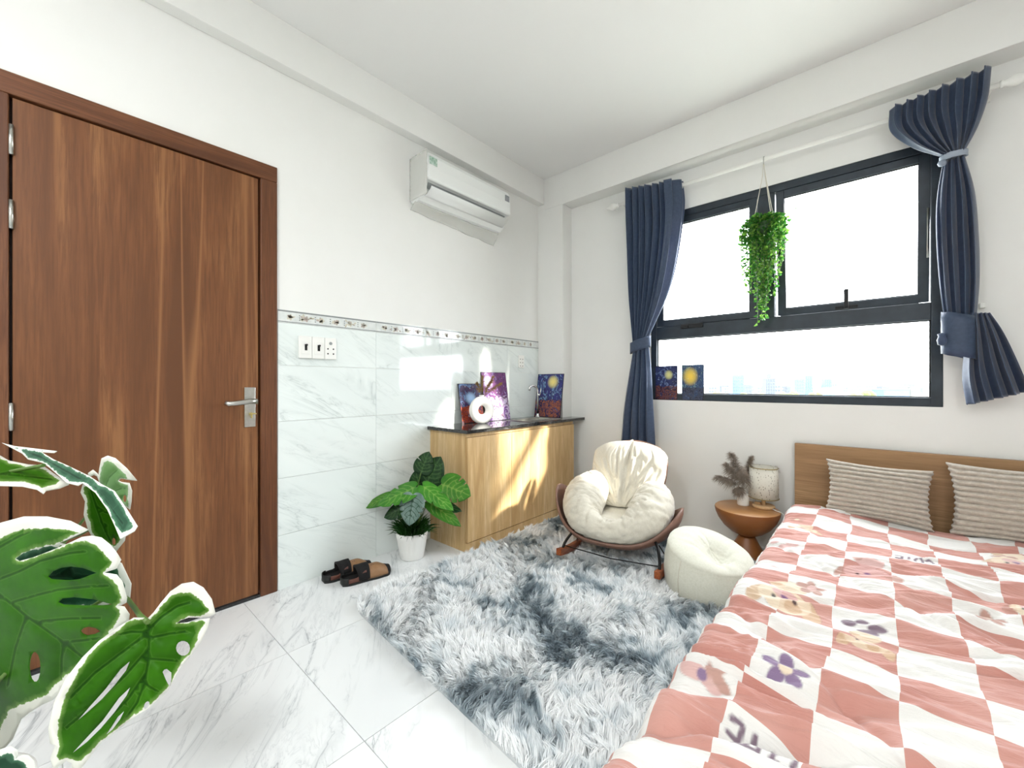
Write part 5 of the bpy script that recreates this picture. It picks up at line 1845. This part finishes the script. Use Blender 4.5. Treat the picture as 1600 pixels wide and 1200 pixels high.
# ------------------------------------------------------------------ the city beyond the window
ZG = -26.0
gm = plain('city_ground', '#a3a59f', .95, var=(.02, '#989c90'))
tag(MB().box(-2500, 2600, 4.5, 4200, ZG - 1, ZG).build('ground', gm), kind='structure')
B_blue = plain('facade_blue_glass', '#335b7a', .3)
B_blue2 = plain('facade_deep_blue', '#294e78', .3)
B_grey = plain('facade_grey', '#3c4147', .7)
B_white = plain('facade_white', '#575857', .8)
B_roof = plain('facade_roof_blue', '#336794', .6)
B_win = plain('far_window', '#333a42', .3)
B_tree = plain('far_tree_green', '#434c27', .9, var=(.3, '#4f582c'))
def city_at(px, D): 
    d = FWD + RGT * ((px - 800) / F_PX)
    return Vector((d.x * D, d.y * D, 0))
def building(name, label, px0, px1, ytop, D, mat, rows_=0, colsn=0, group=None, crown=0):
    a, b_ = city_at(px0, D), city_at(px1, D)
    w_ = (b_ - a).length
    H_ = EYE + (600 - ytop) / F_PX * D - ZG
    c = (a + b_) / 2
    o = thing(name, label, 'building', (c.x, c.y, ZG), math.atan2((b_ - a).y, (b_ - a).x), group)
    dp = max(8., w_ * .7)
    MB().box(-w_ / 2, w_ / 2, 0, dp, 0, H_).build('wall', mat, o, local=True)
    MB().box(-w_ / 2 - .3, w_ / 2 + .3, -.3, dp + .3, H_, H_ + .8).build('roof', B_white, o, local=True)
    for i in range(rows_):
        for j in range(colsn):
            x0 = -w_ / 2 + w_ * (j + .18) / colsn
            z0 = H_ - (i + .85) * (H_ * .62 / rows_)
            MB().box(x0, x0 + w_ * .64 / colsn, -.25, 0, z0, z0 + H_ * .62 / rows_ * .55).build('window', B_win, o, local=True)
    if crown:
        MB().box(-w_ * .18, w_ * .18, dp * .3, dp * .6, H_ + .8, H_ + .8 + crown).build('roof_house', mat, o, local=True)
    return o
building('office_tower', 'pale blue glass block on the skyline, nearest the yellow-glow print', 1145, 1163, 587, 620, B_blue, 5, 4)
building('office_tower', 'grey tower with a rooftop mast seen through the lower pane', 1197, 1212, 592, 560, B_grey, 5, 4, None, 6)
building('office_tower', 'tall narrow blue tower in the middle of the skyline', 1259, 1270, 588, 700, B_blue2, 5, 3)
building('office_tower', 'lower blue block joined to the left of the narrow blue tower', 1242, 1257, 593, 690, B_blue, 4, 4)
building('office_tower', 'small blue tower right of the tall narrow one', 1289, 1300, 593, 800, B_blue2, 4, 3)
building('warehouse', 'wide low shed with a bright blue roof at the foot of the skyline', 1381, 1421, 609, 430, B_roof, 0, 0)
building('warehouse', 'pale blue low shed left of the bright blue one', 1292, 1318, 607, 470, plain('shed_pale_blue', '#5f8097', .6), 0, 0)
rb = random.Random(21)
for i in range(30):
    px = 1110 + i * 12.2 + rb.uniform(-4, 4)
    building('city_house', 'pale low house in the hazy distant city', px, px + rb.uniform(8, 15), rb.uniform(598, 607), 860 + (i % 2) * 140 + i * 2, rb.choice((B_white, B_white, B_grey)), 2, 3, 'pale houses in the distant city')
for i in range(14):
    px = rb.choice((rb.uniform(1225, 1300), rb.uniform(1110, 1450), rb.uniform(1330, 1360)))
    D = 300 + i * 7
    p = city_at(px, D)
    rr = rb.uniform(3.5, 6)
    t = thing('tree', 'pale green tree among the distant city houses', 'tree', (p.x, p.y, ZG), 0, 'trees in the distant city')
    zt = EYE - rb.uniform(9, 14) / F_PX * D - ZG
    m = MB()
    for k in range(4):
        c = Vector((rb.uniform(-.5, .5) * rr, rb.uniform(-.5, .5) * rr, zt - rr * rb.uniform(.6, 1.1)))
        def blob(u, v, c=c, s_=k):
            a, q = 2 * math.pi * u, math.pi * v
            d = Vector((math.cos(a) * math.sin(q), math.sin(a) * math.sin(q), math.cos(q)))
            return c + d * rr * .62 * (1 + .25 * nz(d.x * 3 + s_, d.y * 3, d.z * 3))
        m.grid(blob, 12, 8, closeu=True)
    m.build('crown', B_tree, t, local=True)
    MB().tube([(0, 0, 0), (0, 0, zt - rr)], .5, 6).build('trunk', plain('far_trunk', '#8d7d6a', .9), t, local=True)
